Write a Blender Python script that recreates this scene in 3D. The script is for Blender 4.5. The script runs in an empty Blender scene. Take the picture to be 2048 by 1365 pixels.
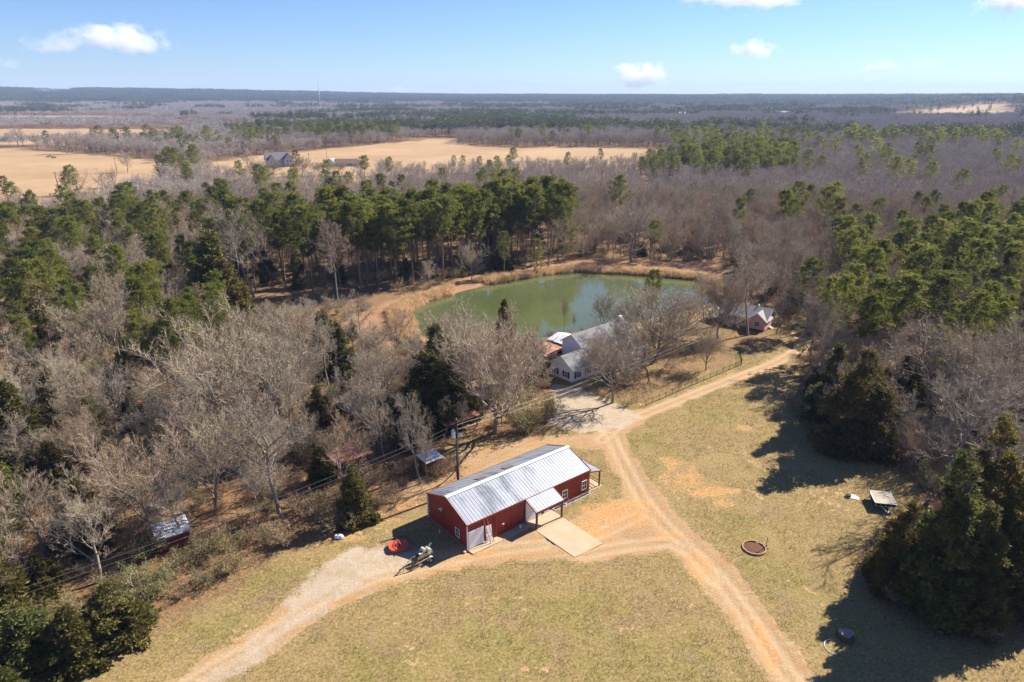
import bpy, bmesh, math, random
import numpy as np
from mathutils import Vector, Matrix, Euler

scene = bpy.context.scene
COL = scene.collection
R = math.radians

# ------------------------------------------------------------------ camera
CAM_H, PITCH, FPX = 50.0, R(19.8), 1365.0
cam_d = bpy.data.cameras.new('camera')
cam_d.sensor_width = 36.0
cam_d.lens = 36.0 * FPX / 2048.0
cam_d.clip_start, cam_d.clip_end = 1.0, 80000.0
cam = bpy.data.objects.new('camera', cam_d)
COL.objects.link(cam)
cam.location = (0, 0, CAM_H)
cam.rotation_euler = (R(90) - PITCH, 0, 0)
scene.camera = cam

# ------------------------------------------------------------------ light
SUN_AZ, SUN_EL = R(35.0), R(36.0)            # azimuth measured from +x towards +y
SUN_DIR = Vector((math.cos(SUN_AZ) * math.cos(SUN_EL), math.sin(SUN_AZ) * math.cos(SUN_EL), math.sin(SUN_EL)))
world = bpy.data.worlds.new('World')
scene.world = world
world.use_nodes = True
wn = world.node_tree
wn.nodes.clear()
w_out = wn.nodes.new('ShaderNodeOutputWorld')
w_bg = wn.nodes.new('ShaderNodeBackground')
w_sky = wn.nodes.new('ShaderNodeTexSky')
w_sky.sky_type = 'NISHITA'
w_sky.sun_disc = False
w_sky.sun_elevation = SUN_EL
w_sky.sun_rotation = R(90) - SUN_AZ
w_sky.altitude = 100
w_sky.air_density, w_sky.dust_density, w_sky.ozone_density = 1.0, 0.0, 3.0
w_bg.inputs['Strength'].default_value = 0.05
w_tint = wn.nodes.new('ShaderNodeMix')
w_tint.data_type, w_tint.blend_type = 'RGBA', 'MULTIPLY'
w_tint.inputs[0].default_value = 1.0
w_tint.inputs[7].default_value = (0.72, 0.87, 1.24, 1)
wn.links.new(w_sky.outputs[0], w_tint.inputs[6])
wn.links.new(w_tint.outputs[2], w_bg.inputs[0])
wn.links.new(w_bg.outputs[0], w_out.inputs[0])

sun_d = bpy.data.lights.new('sun', 'SUN')
sun_d.energy = 5.0
sun_d.angle = R(0.5)
sun_d.color = (1.0, 0.93, 0.82)
sun = bpy.data.objects.new('sun', sun_d)
COL.objects.link(sun)
sun.location = (0, 0, 300)
sun.rotation_euler = SUN_DIR.to_track_quat('Z', 'Y').to_euler()

scene.view_settings.view_transform = 'Standard'
scene.view_settings.look = 'None'
scene.view_settings.gamma = 1.0
scene.view_settings.exposure = 1.3
scene.view_settings.use_curve_mapping = False
scene.cycles.use_denoising = True
scene.cycles.max_bounces = 8
scene.cycles.diffuse_bounces = 3
scene.cycles.glossy_bounces = 3
scene.cycles.transmission_bounces = 4
scene.cycles.volume_bounces = 6
scene.cycles.transparent_max_bounces = 8

# ------------------------------------------------------------------ survey helpers: a spot seen in the picture -> a spot on the land
_s, _c = math.sin(PITCH), math.cos(PITCH)


def G(px, py, z=0.0):
    u, v = (px - 1024.0) / FPX, (py - 682.5) / FPX
    t = (z - CAM_H) / (-_s - v * _c)
    return u * t, (_c - v * _s) * t


def PX(x, y, z):
    f = y * _c - (z - CAM_H) * _s
    return 1024.0 + FPX * x / f, 682.5 + FPX * (-y * _s - (z - CAM_H) * _c) / f


def height_to(px, py, top):
    x, y = G(px, py)
    lo, hi = 0.0, 60.0
    for _ in range(40):
        m = (lo + hi) / 2
        if PX(x, y, m)[1] > top:
            lo = m
        else:
            hi = m
    return lo


# ------------------------------------------------------------------ tags
def tag(o, label=None, cat=None, group=None, kind=None):
    if label:
        o['label'] = label
    if cat:
        o['category'] = cat
    if group:
        o['group'] = group
    if kind:
        o['kind'] = kind
    return o


def thing(name, label, cat, loc=(0, 0, 0), rz=0.0, group=None):
    o = bpy.data.objects.new(name, None)
    o.empty_display_size = 0.3
    COL.objects.link(o)
    o.location = loc
    o.rotation_euler = (0, 0, rz)
    return tag(o, label, cat, group)


def link(name, me, parent=None):
    o = bpy.data.objects.new(name, me)
    COL.objects.link(o)
    if parent is not None:
        o.parent = parent
    return o


# ------------------------------------------------------------------ mesh helpers
def mesh_np(name, V, quads=None, tris=None, mats=(), qm=None, tm=None, smooth=False):
    """Mesh from numpy arrays: V (n,3), quads (m,4), tris (k,3)."""
    V = np.asarray(V, np.float32).reshape(-1, 3)
    q = np.zeros((0, 4), np.int32) if quads is None else np.asarray(quads, np.int32).reshape(-1, 4)
    t = np.zeros((0, 3), np.int32) if tris is None else np.asarray(tris, np.int32).reshape(-1, 3)
    me = bpy.data.meshes.new(name)
    me.vertices.add(len(V))
    me.vertices.foreach_set('co', V.ravel())
    nl = q.size + t.size
    me.loops.add(nl)
    me.loops.foreach_set('vertex_index', np.concatenate([q.ravel(), t.ravel()]).astype(np.int32))
    me.polygons.add(len(q) + len(t))
    ls = np.concatenate([np.arange(len(q)) * 4, q.size + np.arange(len(t)) * 3]).astype(np.int32)
    me.polygons.foreach_set('loop_start', ls)
    me.polygons.foreach_set('loop_total', np.concatenate([np.full(len(q), 4), np.full(len(t), 3)]).astype(np.int32))
    for m in mats:
        me.materials.append(m)
    if qm is not None or tm is not None:
        a = np.zeros(len(q), np.int32) if qm is None else np.asarray(qm, np.int32)
        b = np.zeros(len(t), np.int32) if tm is None else np.asarray(tm, np.int32)
        me.polygons.foreach_set('material_index', np.concatenate([a, b]))
    if smooth:
        me.polygons.foreach_set('use_smooth', np.ones(len(q) + len(t), bool))
    me.update(calc_edges=True)
    return me


class MB:
    """Collects boxes, bars, prisms and tubes and links them as one mesh."""

    def __init__(self):
        self.v, self.f, self.m = [], [], []
        self.mi = 0

    def add(self, vs, fs):
        b = len(self.v)
        self.v += [tuple(p) for p in vs]
        self.f += [tuple(i + b for i in f) for f in fs]
        self.m += [self.mi] * len(fs)
        return self

    def box(self, x0, x1, y0, y1, z0, z1):
        vs = [(x, y, z) for z in (z0, z1) for x, y in ((x0, y0), (x1, y0), (x1, y1), (x0, y1))]
        return self.add(vs, [(3, 2, 1, 0), (4, 5, 6, 7), (0, 1, 5, 4), (1, 2, 6, 5), (2, 3, 7, 6), (3, 0, 4, 7)])

    def prism(self, pts, d):
        """Polygon pts (3d, in order) pushed along the vector d."""
        n = len(pts)
        d = Vector(d)
        vs = [Vector(p) for p in pts] + [Vector(p) + d for p in pts]
        fs = [tuple(range(n))[::-1], tuple(range(n, 2 * n))] + [(i, (i + 1) % n, n + (i + 1) % n, n + i) for i in range(n)]
        return self.add(vs, fs)

    def bar(self, a, b, w, h=None):
        """A square bar from a to b."""
        h = h or w
        a, b = Vector(a), Vector(b)
        t = (b - a).normalized()
        up = Vector((0, 0, 1)) if abs(t.z) < 0.95 else Vector((0, 1, 0))
        s = t.cross(up).normalized() * (w / 2)
        u = s.cross(t).normalized() * (h / 2)
        q = [a - s - u, a + s - u, a + s + u, a - s + u]
        return self.prism(q, b - a)

    def tube(self, pts, r, n=8, r1=None, cap=True):
        pts = [Vector(p) for p in pts]
        k = len(pts)
        r1 = r if r1 is None else r1
        vs, fs = [], []
        for i, p in enumerate(pts):
            t = (pts[min(i + 1, k - 1)] - pts[max(i - 1, 0)]).normalized()
            up = Vector((0, 0, 1)) if abs(t.z) < 0.95 else Vector((1, 0, 0))
            s = t.cross(up).normalized()
            u = s.cross(t)
            rr = r + (r1 - r) * i / max(1, k - 1)
            for j in range(n):
                a = 2 * math.pi * j / n
                vs.append(p + s * (rr * math.cos(a)) + u * (rr * math.sin(a)))
        for i in range(k - 1):
            for j in range(n):
                j2 = (j + 1) % n
                fs.append((i * n + j, i * n + j2, (i + 1) * n + j2, (i + 1) * n + j))
        if cap:
            fs.append(tuple(range(n))[::-1])
            fs.append(tuple(range((k - 1) * n, k * n)))
        return self.add(vs, fs)

    def lathe(self, c, prof, n=16):
        """Profile of (radius, z) about a vertical axis at c."""
        vs, fs = [], []
        for r, z in prof:
            for j in range(n):
                a = 2 * math.pi * j / n
                vs.append((c[0] + r * math.cos(a), c[1] + r * math.sin(a), c[2] + z))
        for i in range(len(prof) - 1):
            for j in range(n):
                j2 = (j + 1) % n
                fs.append((i * n + j, i * n + j2, (i + 1) * n + j2, (i + 1) * n + j))
        fs.append(tuple(range(n))[::-1])
        fs.append(tuple(range((len(prof) - 1) * n, len(prof) * n)))
        return self.add(vs, fs)

    def mesh(self, name, mats, smooth=False, bevel=0.0):
        me = bpy.data.meshes.new(name)
        me.from_pydata(self.v, [], self.f)
        if not isinstance(mats, (list, tuple)):
            mats = [mats]
        for m in mats:
            me.materials.append(m)
        me.polygons.foreach_set('material_index', np.array(self.m, np.int32))
        bm = bmesh.new()
        bm.from_mesh(me)
        if bevel:
            bmesh.ops.bevel(bm, geom=list(bm.edges), offset=bevel, segments=1, affect='EDGES', clamp_overlap=True)
        bmesh.ops.recalc_face_normals(bm, faces=bm.faces)
        bm.to_mesh(me)
        bm.free()
        if smooth:
            me.polygons.foreach_set('use_smooth', np.ones(len(me.polygons), bool))
        me.update()
        return me

    def build(self, name, mats, parent=None, smooth=False, bevel=0.0, label=None):
        o = link(name, self.mesh(name, mats, smooth, bevel), parent)
        if label:
            o['label'] = label
        return o


# ------------------------------------------------------------------ material helpers
class NT:
    def __init__(self, name):
        self.mat = bpy.data.materials.new(name)
        self.mat.use_nodes = True
        self.t = self.mat.node_tree
        self.t.nodes.clear()
        self.out = self.t.nodes.new('ShaderNodeOutputMaterial')

    def n(self, kind, **kw):
        nd = self.t.nodes.new('ShaderNode' + kind)
        for k, v in kw.items():
            setattr(nd, k, v)
        return nd

    def ln(self, a, b):
        self.t.links.new(a, b)

    def setin(self, sock, v):
        if hasattr(v, 'is_output') or isinstance(v, bpy.types.NodeSocket):
            self.t.links.new(v, sock)
        else:
            sock.default_value = v

    def math(self, op, a, b=0.0, clamp=False):
        m = self.n('Math', operation=op, use_clamp=clamp)
        self.setin(m.inputs[0], a)
        self.setin(m.inputs[1], b)
        return m.outputs[0]

    def mix(self, f, a, b, blend='MIX'):
        m = self.n('Mix', data_type='RGBA', blend_type=blend)
        self.setin(m.inputs[0], f)
        self.setin(m.inputs[6], a if not isinstance(a, tuple) else (*a[:3], 1))
        self.setin(m.inputs[7], b if not isinstance(b, tuple) else (*b[:3], 1))
        return m.outputs[2]

    def ramp(self, f, stops, interp='LINEAR'):
        r = self.n('ValToRGB')
        r.color_ramp.interpolation = interp
        e = r.color_ramp.elements
        while len(e) < len(stops):
            e.new(0.5)
        for el, (p, c) in zip(e, stops):
            el.position = p
            el.color = (c, c, c, 1) if isinstance(c, (int, float)) else (*c[:3], 1)
        self.setin(r.inputs[0], f)
        return r.outputs[0]

    def noise(self, scale, detail=3.0, rough=0.55, vec=None, dist=0.0):
        nn = self.n('TexNoise')
        nn.inputs['Scale'].default_value = scale
        nn.inputs['Detail'].default_value = detail
        nn.inputs['Roughness'].default_value = rough
        nn.inputs['Distortion'].default_value = dist
        if vec is not None:
            self.ln(vec, nn.inputs['Vector'])
        return nn.outputs[0]

    def pos(self):
        return self.n('NewGeometry').outputs['Position']

    def obj(self):
        return self.n('TexCoord').outputs['Object']

    def scaled(self, vec, s, rot=(0, 0, 0)):
        m = self.n('Mapping')
        m.inputs['Scale'].default_value = s
        m.inputs['Rotation'].default_value = rot
        self.ln(vec, m.inputs['Vector'])
        return m.outputs[0]

    def bump(self, h, strength=0.5, dist=0.05):
        b = self.n('Bump')
        b.inputs['Strength'].default_value = strength
        b.inputs['Distance'].default_value = dist
        self.ln(h, b.inputs['Height'])
        return b.outputs[0]

    def principled(self, col, rough=0.8, metal=0.0, normal=None, spec=0.3, **kw):
        p = self.n('BsdfPrincipled')
        self.setin(p.inputs['Base Color'], col if not isinstance(col, tuple) else (*col[:3], 1))
        self.setin(p.inputs['Roughness'], rough)
        self.setin(p.inputs['Metallic'], metal)
        p.inputs['Specular IOR Level'].default_value = spec
        if normal is not None:
            self.ln(normal, p.inputs['Normal'])
        for k, v in kw.items():
            self.setin(p.inputs[k], v)
        return p.outputs[0]

    def done(self, surf=None, vol=None):
        if surf is not None:
            self.ln(surf, self.out.inputs['Surface'])
        if vol is not None:
            self.ln(vol, self.out.inputs['Volume'])
        return self.mat


def simple(name, col, rough=0.7, metal=0.0, var=0.25, scale=3.0, bump=0.15, dirt=None, dirt_amt=0.5, streak=None):
    """Plain weathered surface: colour with grain, optional dirt blotches."""
    t = NT(name)
    v = t.obj()
    if streak:
        v = t.scaled(v, streak)
    nz = t.noise(scale, 5, 0.6, v)
    fine = t.noise(scale * 9, 3, 0.6, v)
    dark = tuple(c * (1 - var) for c in col)
    lite = tuple(min(1, c * (1 + var * 0.5)) for c in col)
    c = t.mix(nz, dark, lite)
    if dirt:
        d = t.ramp(t.noise(scale * 0.6, 6, 0.65, v, 0.3), [(0.5, 0.0), (0.72, dirt_amt)])
        c = t.mix(d, c, dirt)
    nrm = t.bump(fine, bump, 0.02) if bump else None
    return t.done(t.principled(c, rough, metal, nrm))
# ------------------------------------------------------------------ numpy noise for outlines on the land
def vnoise(x, y, seed=0):
    x, y = np.asarray(x, float), np.asarray(y, float)
    xi, yi = np.floor(x).astype(np.int64), np.floor(y).astype(np.int64)
    xf, yf = x - xi, y - yi

    def h(i, j):
        n = (i * 374761393 + j * 668265263 + seed * 974711) & 0xffffffff
        n = ((n ^ (n >> 13)) * 1274126177) & 0xffffffff
        return ((n ^ (n >> 16)) & 0xffff) / 65535.0
    u, v = xf * xf * (3 - 2 * xf), yf * yf * (3 - 2 * yf)
    return (h(xi, yi) * (1 - u) + h(xi + 1, yi) * u) * (1 - v) + (h(xi, yi + 1) * (1 - u) + h(xi + 1, yi + 1) * u) * v


def fbm(x, y, seed=0, oct=4):
    a, s, r = 0.5, 0.0, 0.0
    for o in range(oct):
        r = r + a * vnoise(np.asarray(x) * 2 ** o, np.asarray(y) * 2 ** o, seed + o)
        s += a
        a *= 0.5
    return r / s


def sstep(a, b, x):
    t = np.clip((x - a) / (b - a), 0, 1)
    return t * t * (3 - 2 * t)


def seg_dist(x, y, pts):
    """Distance to a polyline, with the side (sign) and the index along it."""
    best = np.full(np.shape(x), 1e9)
    along = np.zeros(np.shape(x))
    side = np.ones(np.shape(x))
    for i in range(len(pts) - 1):
        (ax, ay), (bx, by) = pts[i], pts[i + 1]
        dx, dy = bx - ax, by - ay
        l2 = dx * dx + dy * dy
        t = np.clip(((x - ax) * dx + (y - ay) * dy) / l2, 0, 1)
        d = np.hypot(x - (ax + t * dx), y - (ay + t * dy))
        m = d < best
        best = np.where(m, d, best)
        along = np.where(m, i + t, along)
        side = np.where(m, np.sign((x - ax) * dy - (y - ay) * dx), side)
    return best, along, side


def in_poly(x, y, poly):
    x, y = np.asarray(x), np.asarray(y)
    r = np.zeros(x.shape, bool)
    n = len(poly)
    for i in range(n):
        (x0, y0), (x1, y1) = poly[i], poly[(i + 1) % n]
        if y0 == y1:
            continue
        c = ((y0 > y) != (y1 > y)) & (x < (x1 - x0) * (y - y0) / (y1 - y0) + x0)
        r ^= c
    return r


def poly_sd(x, y, poly):
    """Signed distance to a polygon, negative inside."""
    d, _, _ = seg_dist(x, y, list(poly) + [poly[0]])
    return np.where(in_poly(x, y, poly), -d, d)


def gp(*pts):
    return [G(*p) for p in pts]


# ------------------------------------------------------------------ the lie of the land
POND = gp((812, 622), (850, 600), (920, 580), (1000, 560), (1090, 546), (1150, 540), (1260, 545), (1340, 551), (1400, 556), (1440, 572),
          (1445, 592), (1400, 612), (1330, 628), (1230, 650), (1150, 662), (1085, 672), (1040, 690), (960, 700), (870, 700), (830, 672))
LEFT_FIELD = gp((-120, 292), (130, 302), (250, 312), (430, 330), (360, 356), (290, 388), (210, 420), (120, 440), (-160, 452))
MID_FIELD = gp((-300, 260), (300, 259), (420, 262), (330, 278), (260, 289), (120, 288), (0, 290), (-300, 290))
BACK_FIELD = gp((-500, 229), (200, 231), (490, 250), (485, 259), (300, 246), (-500, 243))
CENTRE_FIELD = gp((400, 330), (500, 314), (620, 302), (760, 289), (880, 277), (905, 277), (910, 287), (960, 292), (1040, 295), (1090, 294), (1330, 297),
                  (1345, 312), (1300, 326), (1180, 336), (960, 342), (800, 350), (700, 366), (560, 368), (430, 350))
SIDE_FIELD = gp((1560, 311), (1610, 311), (1660, 309), (1660, 322), (1600, 330), (1545, 322))
RIDGE_FIELD = gp((1790, 232), (1830, 228), (1900, 224), (2000, 222), (2030, 236), (1960, 240), (1800, 240))
HILL_FIELD = gp((60, 208), (110, 203), (165, 202), (165, 206), (110, 210))
SMALL_FIELD = gp((1895, 262), (1960, 261), (2000, 263), (1990, 268), (1900, 268))
FIELDS = [LEFT_FIELD, MID_FIELD, BACK_FIELD, CENTRE_FIELD, SIDE_FIELD, RIDGE_FIELD, HILL_FIELD, SMALL_FIELD]
# the open ground round the house and the barn
CLEARING = gp((60, 1420), (120, 1365), (215, 1298), (340, 1232), (430, 1180), (520, 1128), (610, 1085), (690, 1060), (770, 1030), (848, 992), (838, 962),
              (880, 905), (925, 868), (980, 888), (1060, 872), (1112, 838), (1098, 772), (1050, 700), (1085, 672), (1150, 662), (1230, 650),
              (1330, 628), (1400, 612), (1500, 600), (1580, 640), (1572, 690), (1610, 742), (1590, 800), (1610, 860), (1680, 905), (1780, 935),
              (1850, 985), (1800, 1060), (1730, 1110), (1730, 1180), (1800, 1250), (1950, 1290), (2048, 1240), (2300, 1200), (2300, 1600), (1024, 1900), (-200, 1650))
BANK = gp((680, 650), (720, 628), (770, 606), (830, 588), (900, 566), (980, 543), (1090, 524), (1240, 520), (1420, 528), (1480, 552), (1470, 600),
          (1390, 618), (1230, 652), (1085, 676), (1040, 692), (860, 702), (780, 694), (720, 676))


def land_h(x, y):
    """Height of the land: level here, low wooded ridges far out."""
    x, y = np.asarray(x, float), np.asarray(y, float)
    r = np.hypot(x, y)
    ang = x / np.maximum(y, 1.0)
    far = sstep(2600, 6200, r)
    ridge = 30 + 46 * sstep(0.02, -0.62, ang) + 10 * fbm(x / 1500, y / 1500, 7, 3)
    h = far * ridge
    h = h + sstep(900, 2600, r) * 14 * (fbm(x / 900, y / 900, 3, 3) - 0.5)
    h = h + 34 * np.exp(-(((x - 2150) / 560) ** 2 + ((y - 2750) / 800) ** 2))
    h = h + 9 * np.exp(-(((x - 1700) / 380) ** 2 + ((y - 2300) / 500) ** 2))
    return h


def hole(x, y):
    d = poly_sd(x, y, POND)
    return -2.4 * sstep(2.0, -5.0, d)


def axis(lo, hi, step, far_lo, far_hi, g):
    a = list(np.arange(lo, hi + 1e-6, step))
    s, p = step, hi
    while p < far_hi:
        s *= g
        p += s
        a.append(p)
    s, p, b = step, lo, []
    while p > far_lo:
        s *= g
        p -= s
        b.append(p)
    return np.array(b[::-1] + a)


XS = axis(-78, 92, 0.45, -9000, 9000, 1.085)
YS = axis(34, 212, 0.45, -2500, 9000, 1.07)
GX, GY = np.meshgrid(XS, YS)
NX, NY = len(XS), len(YS)
gx, gy = GX.ravel(), GY.ravel()
near = (gx > -140) & (gx < 160) & (gy > 20) & (gy < 300)


def near_only(fn, default):
    r = np.full(gx.shape, float(default))
    r[near] = fn(gx[near], gy[near])
    return r


wob = near_only(lambda x, y: (fbm(x / 2.3, y / 2.3, 11) - 0.5) * 2.4, 0)
wob2 = near_only(lambda x, y: (fbm(x / 0.9, y / 0.9, 21) - 0.5) * 1.2, 0)

# -- tracks: centre line (picture spots), half width in metres
TRACKS = [
    ([(1640, 1420), (1572, 1340), (1500, 1235), (1440, 1155), (1385, 1100), (1330, 1050), (1290, 1000), (1262, 950), (1238, 905), (1222, 868)],
     [2.3, 2.3, 2.3, 2.4, 2.5, 2.6, 2.5, 2.1, 1.9, 2.2]),
    ([(1205, 880), (1240, 848), (1300, 824), (1360, 800), (1430, 772), (1500, 746), (1560, 722), (1610, 690), (1600, 668)],
     [2.4, 2.2, 1.6, 1.4, 1.3, 1.3, 1.3, 1.5, 1.4]),
    ([(330, 1400), (420, 1342), (500, 1298), (580, 1240), (660, 1190), (760, 1150), (880, 1122), (1000, 1098), (1090, 1088)],
     [1.7, 1.7, 1.8, 2.3, 2.3, 2.0, 2.0, 2.4, 2.6]),
    ([(1150, 1085), (1215, 1060), (1280, 1030)], [3.6, 4.4, 4.2]),
    ([(1165, 1108), (1260, 1090), (1340, 1082), (1390, 1108), (1430, 1160)], [1.6, 1.5, 1.5, 1.5, 1.2]),
]


def track_mask(x, y):
    m = np.zeros(x.shape)
    rut = np.zeros(x.shape)
    w1 = (fbm(x / 2.3, y / 2.3, 11) - 0.5) * 1.5 + (fbm(x / 0.8, y / 0.8, 21) - 0.5) * 0.9
    for k, (pts, wd) in enumerate(TRACKS):
        g = gp(*pts)
        d, al, sd = seg_dist(x, y, g)
        wv = np.interp(al, np.arange(len(wd)), wd)
        e = d - wv + w1
        m = np.maximum(m, sstep(0.55, -0.45, e))
        rr = np.exp(-((d - 0.75) / 0.35) ** 2)
        rut = np.maximum(rut, rr * sstep(0.3, -0.3, d - wv))
    return m, rut


def nearmask(fn):
    r = np.zeros(gx.shape)
    r[near] = fn(gx[near], gy[near])
    return r


tr_n, rut_n = track_mask(gx[near], gy[near])
road = np.zeros(gx.shape)
rut = np.zeros(gx.shape)
road[near], rut[near] = tr_n, rut_n


def blob(x, y, spots):
    m = np.zeros(x.shape)
    for (px, py, rx, ry) in spots:
        cx, cy = G(px, py)
        d = np.sqrt(((x - cx) / rx) ** 2 + ((y - cy) / ry) ** 2)
        m = np.maximum(m, sstep(1.0, 0.35, d + (fbm(x / 1.6, y / 1.6, 31) - 0.5) * 1.1))
    return m


clay = nearmask(lambda x, y: blob(x, y, [(1375, 958, 5.5, 5.0), (1345, 925, 3, 3.5), (1430, 985, 4.5, 3), (1490, 855, 2.2, 2.0), (1270, 1020, 4.5, 3.5),
                                         (1225, 1030, 6.5, 5), (1190, 1060, 4, 3), (760, 1042, 4.5, 1.6), (690, 1075, 4, 1.3), (960, 1108, 6, 1.0), (1340, 1070, 4, 1.4),
                                         (820, 1012, 3, 1.5), (1450, 1010, 2.5, 1.3), (1400, 1130, 2.0, 3.0), (1530, 1290, 1.2, 5), (900, 1128, 3, .8), (640, 1205, 2.5, 1.0)]))
GRAVEL = gp((545, 1225), (640, 1140), (700, 1098), (850, 1098), (868, 1122), (760, 1150), (640, 1215))
PAD = gp((1105, 770), (1150, 772), (1195, 790), (1282, 833), (1240, 858), (1160, 866), (1095, 848), (1112, 815))
YARD = gp((1140, 790), (1180, 770), (1210, 700), (1290, 655), (1400, 625), (1560, 660), (1560, 690), (1480, 706), (1475, 722), (1290, 808), (1250, 806))
NECK = gp((840, 962), (900, 905), (970, 895), (1080, 872), (1180, 866), (1200, 900), (1120, 892), (1030, 930), (930, 960), (860, 990), (760, 1034), (690, 1066), (640, 1088), (640, 1070), (760, 1022))
GRAVEL2 = gp((290, 1420), (400, 1352), (520, 1265), (620, 1205), (700, 1165), (790, 1140), (720, 1180), (600, 1262), (460, 1372), (400, 1420))
gravel = nearmask(lambda x, y: np.maximum(0.62 * sstep(1.0, -1.0, poly_sd(x, y, GRAVEL2) + (fbm(x / 1.2, y / 1.2, 45) - 0.5) * 2.6), 0) + 0 * x)
gravel = np.maximum(gravel, nearmask(lambda x, y: np.maximum(0.85 * sstep(1.2, -1.2, poly_sd(x, y, GRAVEL) + (fbm(x / 1.4, y / 1.4, 5) - 0.5) * 3.4),
                                          sstep(0.8, -0.5, poly_sd(x, y, PAD) + (fbm(x / 1.4, y / 1.4, 6) - 0.5) * 1.6))))
neck = nearmask(lambda x, y: 0.8 * sstep(1.2, -1.2, poly_sd(x, y, NECK) + (fbm(x / 1.8, y / 1.8, 8) - 0.5) * 3.5))
cl_sd = near_only(lambda x, y: poly_sd(x, y, CLEARING) + (fbm(x / 3, y / 3, 9) - 0.5) * 5, 50)
bank_sd = near_only(lambda x, y: poly_sd(x, y, BANK), 50)
yard = nearmask(lambda x, y: 0.72 * sstep(1.5, -1.5, poly_sd(x, y, YARD) + (fbm(x / 2, y / 2, 12) - 0.5) * 4))
pasture = np.zeros(gx.shape)
for fpoly in FIELDS:
    d = poly_sd(gx, gy, fpoly)
    pasture = np.maximum(pasture, sstep(4, -4, d + (fbm(gx / 14, gy / 14, 4) - 0.5) * 16))
litter = np.clip(sstep(-3.0, 1.5, cl_sd) * (1 - pasture), 0, 1)
straw = sstep(1.5, -2.0, bank_sd + wob)
litter = np.clip(np.maximum(litter, yard) - straw * 0.7, 0, 1)
dirt = np.maximum(road, neck * (1 - straw))
green = nearmask(lambda x, y: blob(x, y, [(1290, 880, 5, 5), (1420, 830, 6, 6), (1300, 1330, 9, 5), (1000, 1310, 9, 5), (760, 1330, 7, 4), (1390, 1340, 5, 4), (1130, 1230, 9, 5), (1480, 1060, 5, 5),
                                          (1560, 1160, 6, 5), (1650, 1230, 6, 5), (950, 935, 6, 2), (1140, 1000, 5, 2), (1420, 690, 6, 7), (1330, 715, 4, 4),
                                          (430, 1260, 8, 4), (560, 1160, 7, 3), (1050, 1080, 3, 1)]))


def color_attr(me, name, r, g, b, a):
    at = me.attributes.new(name, 'FLOAT_COLOR', 'POINT')
    at.data.foreach_set('color', np.stack([r, g, b, a], 1).astype(np.float32).ravel())


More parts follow.
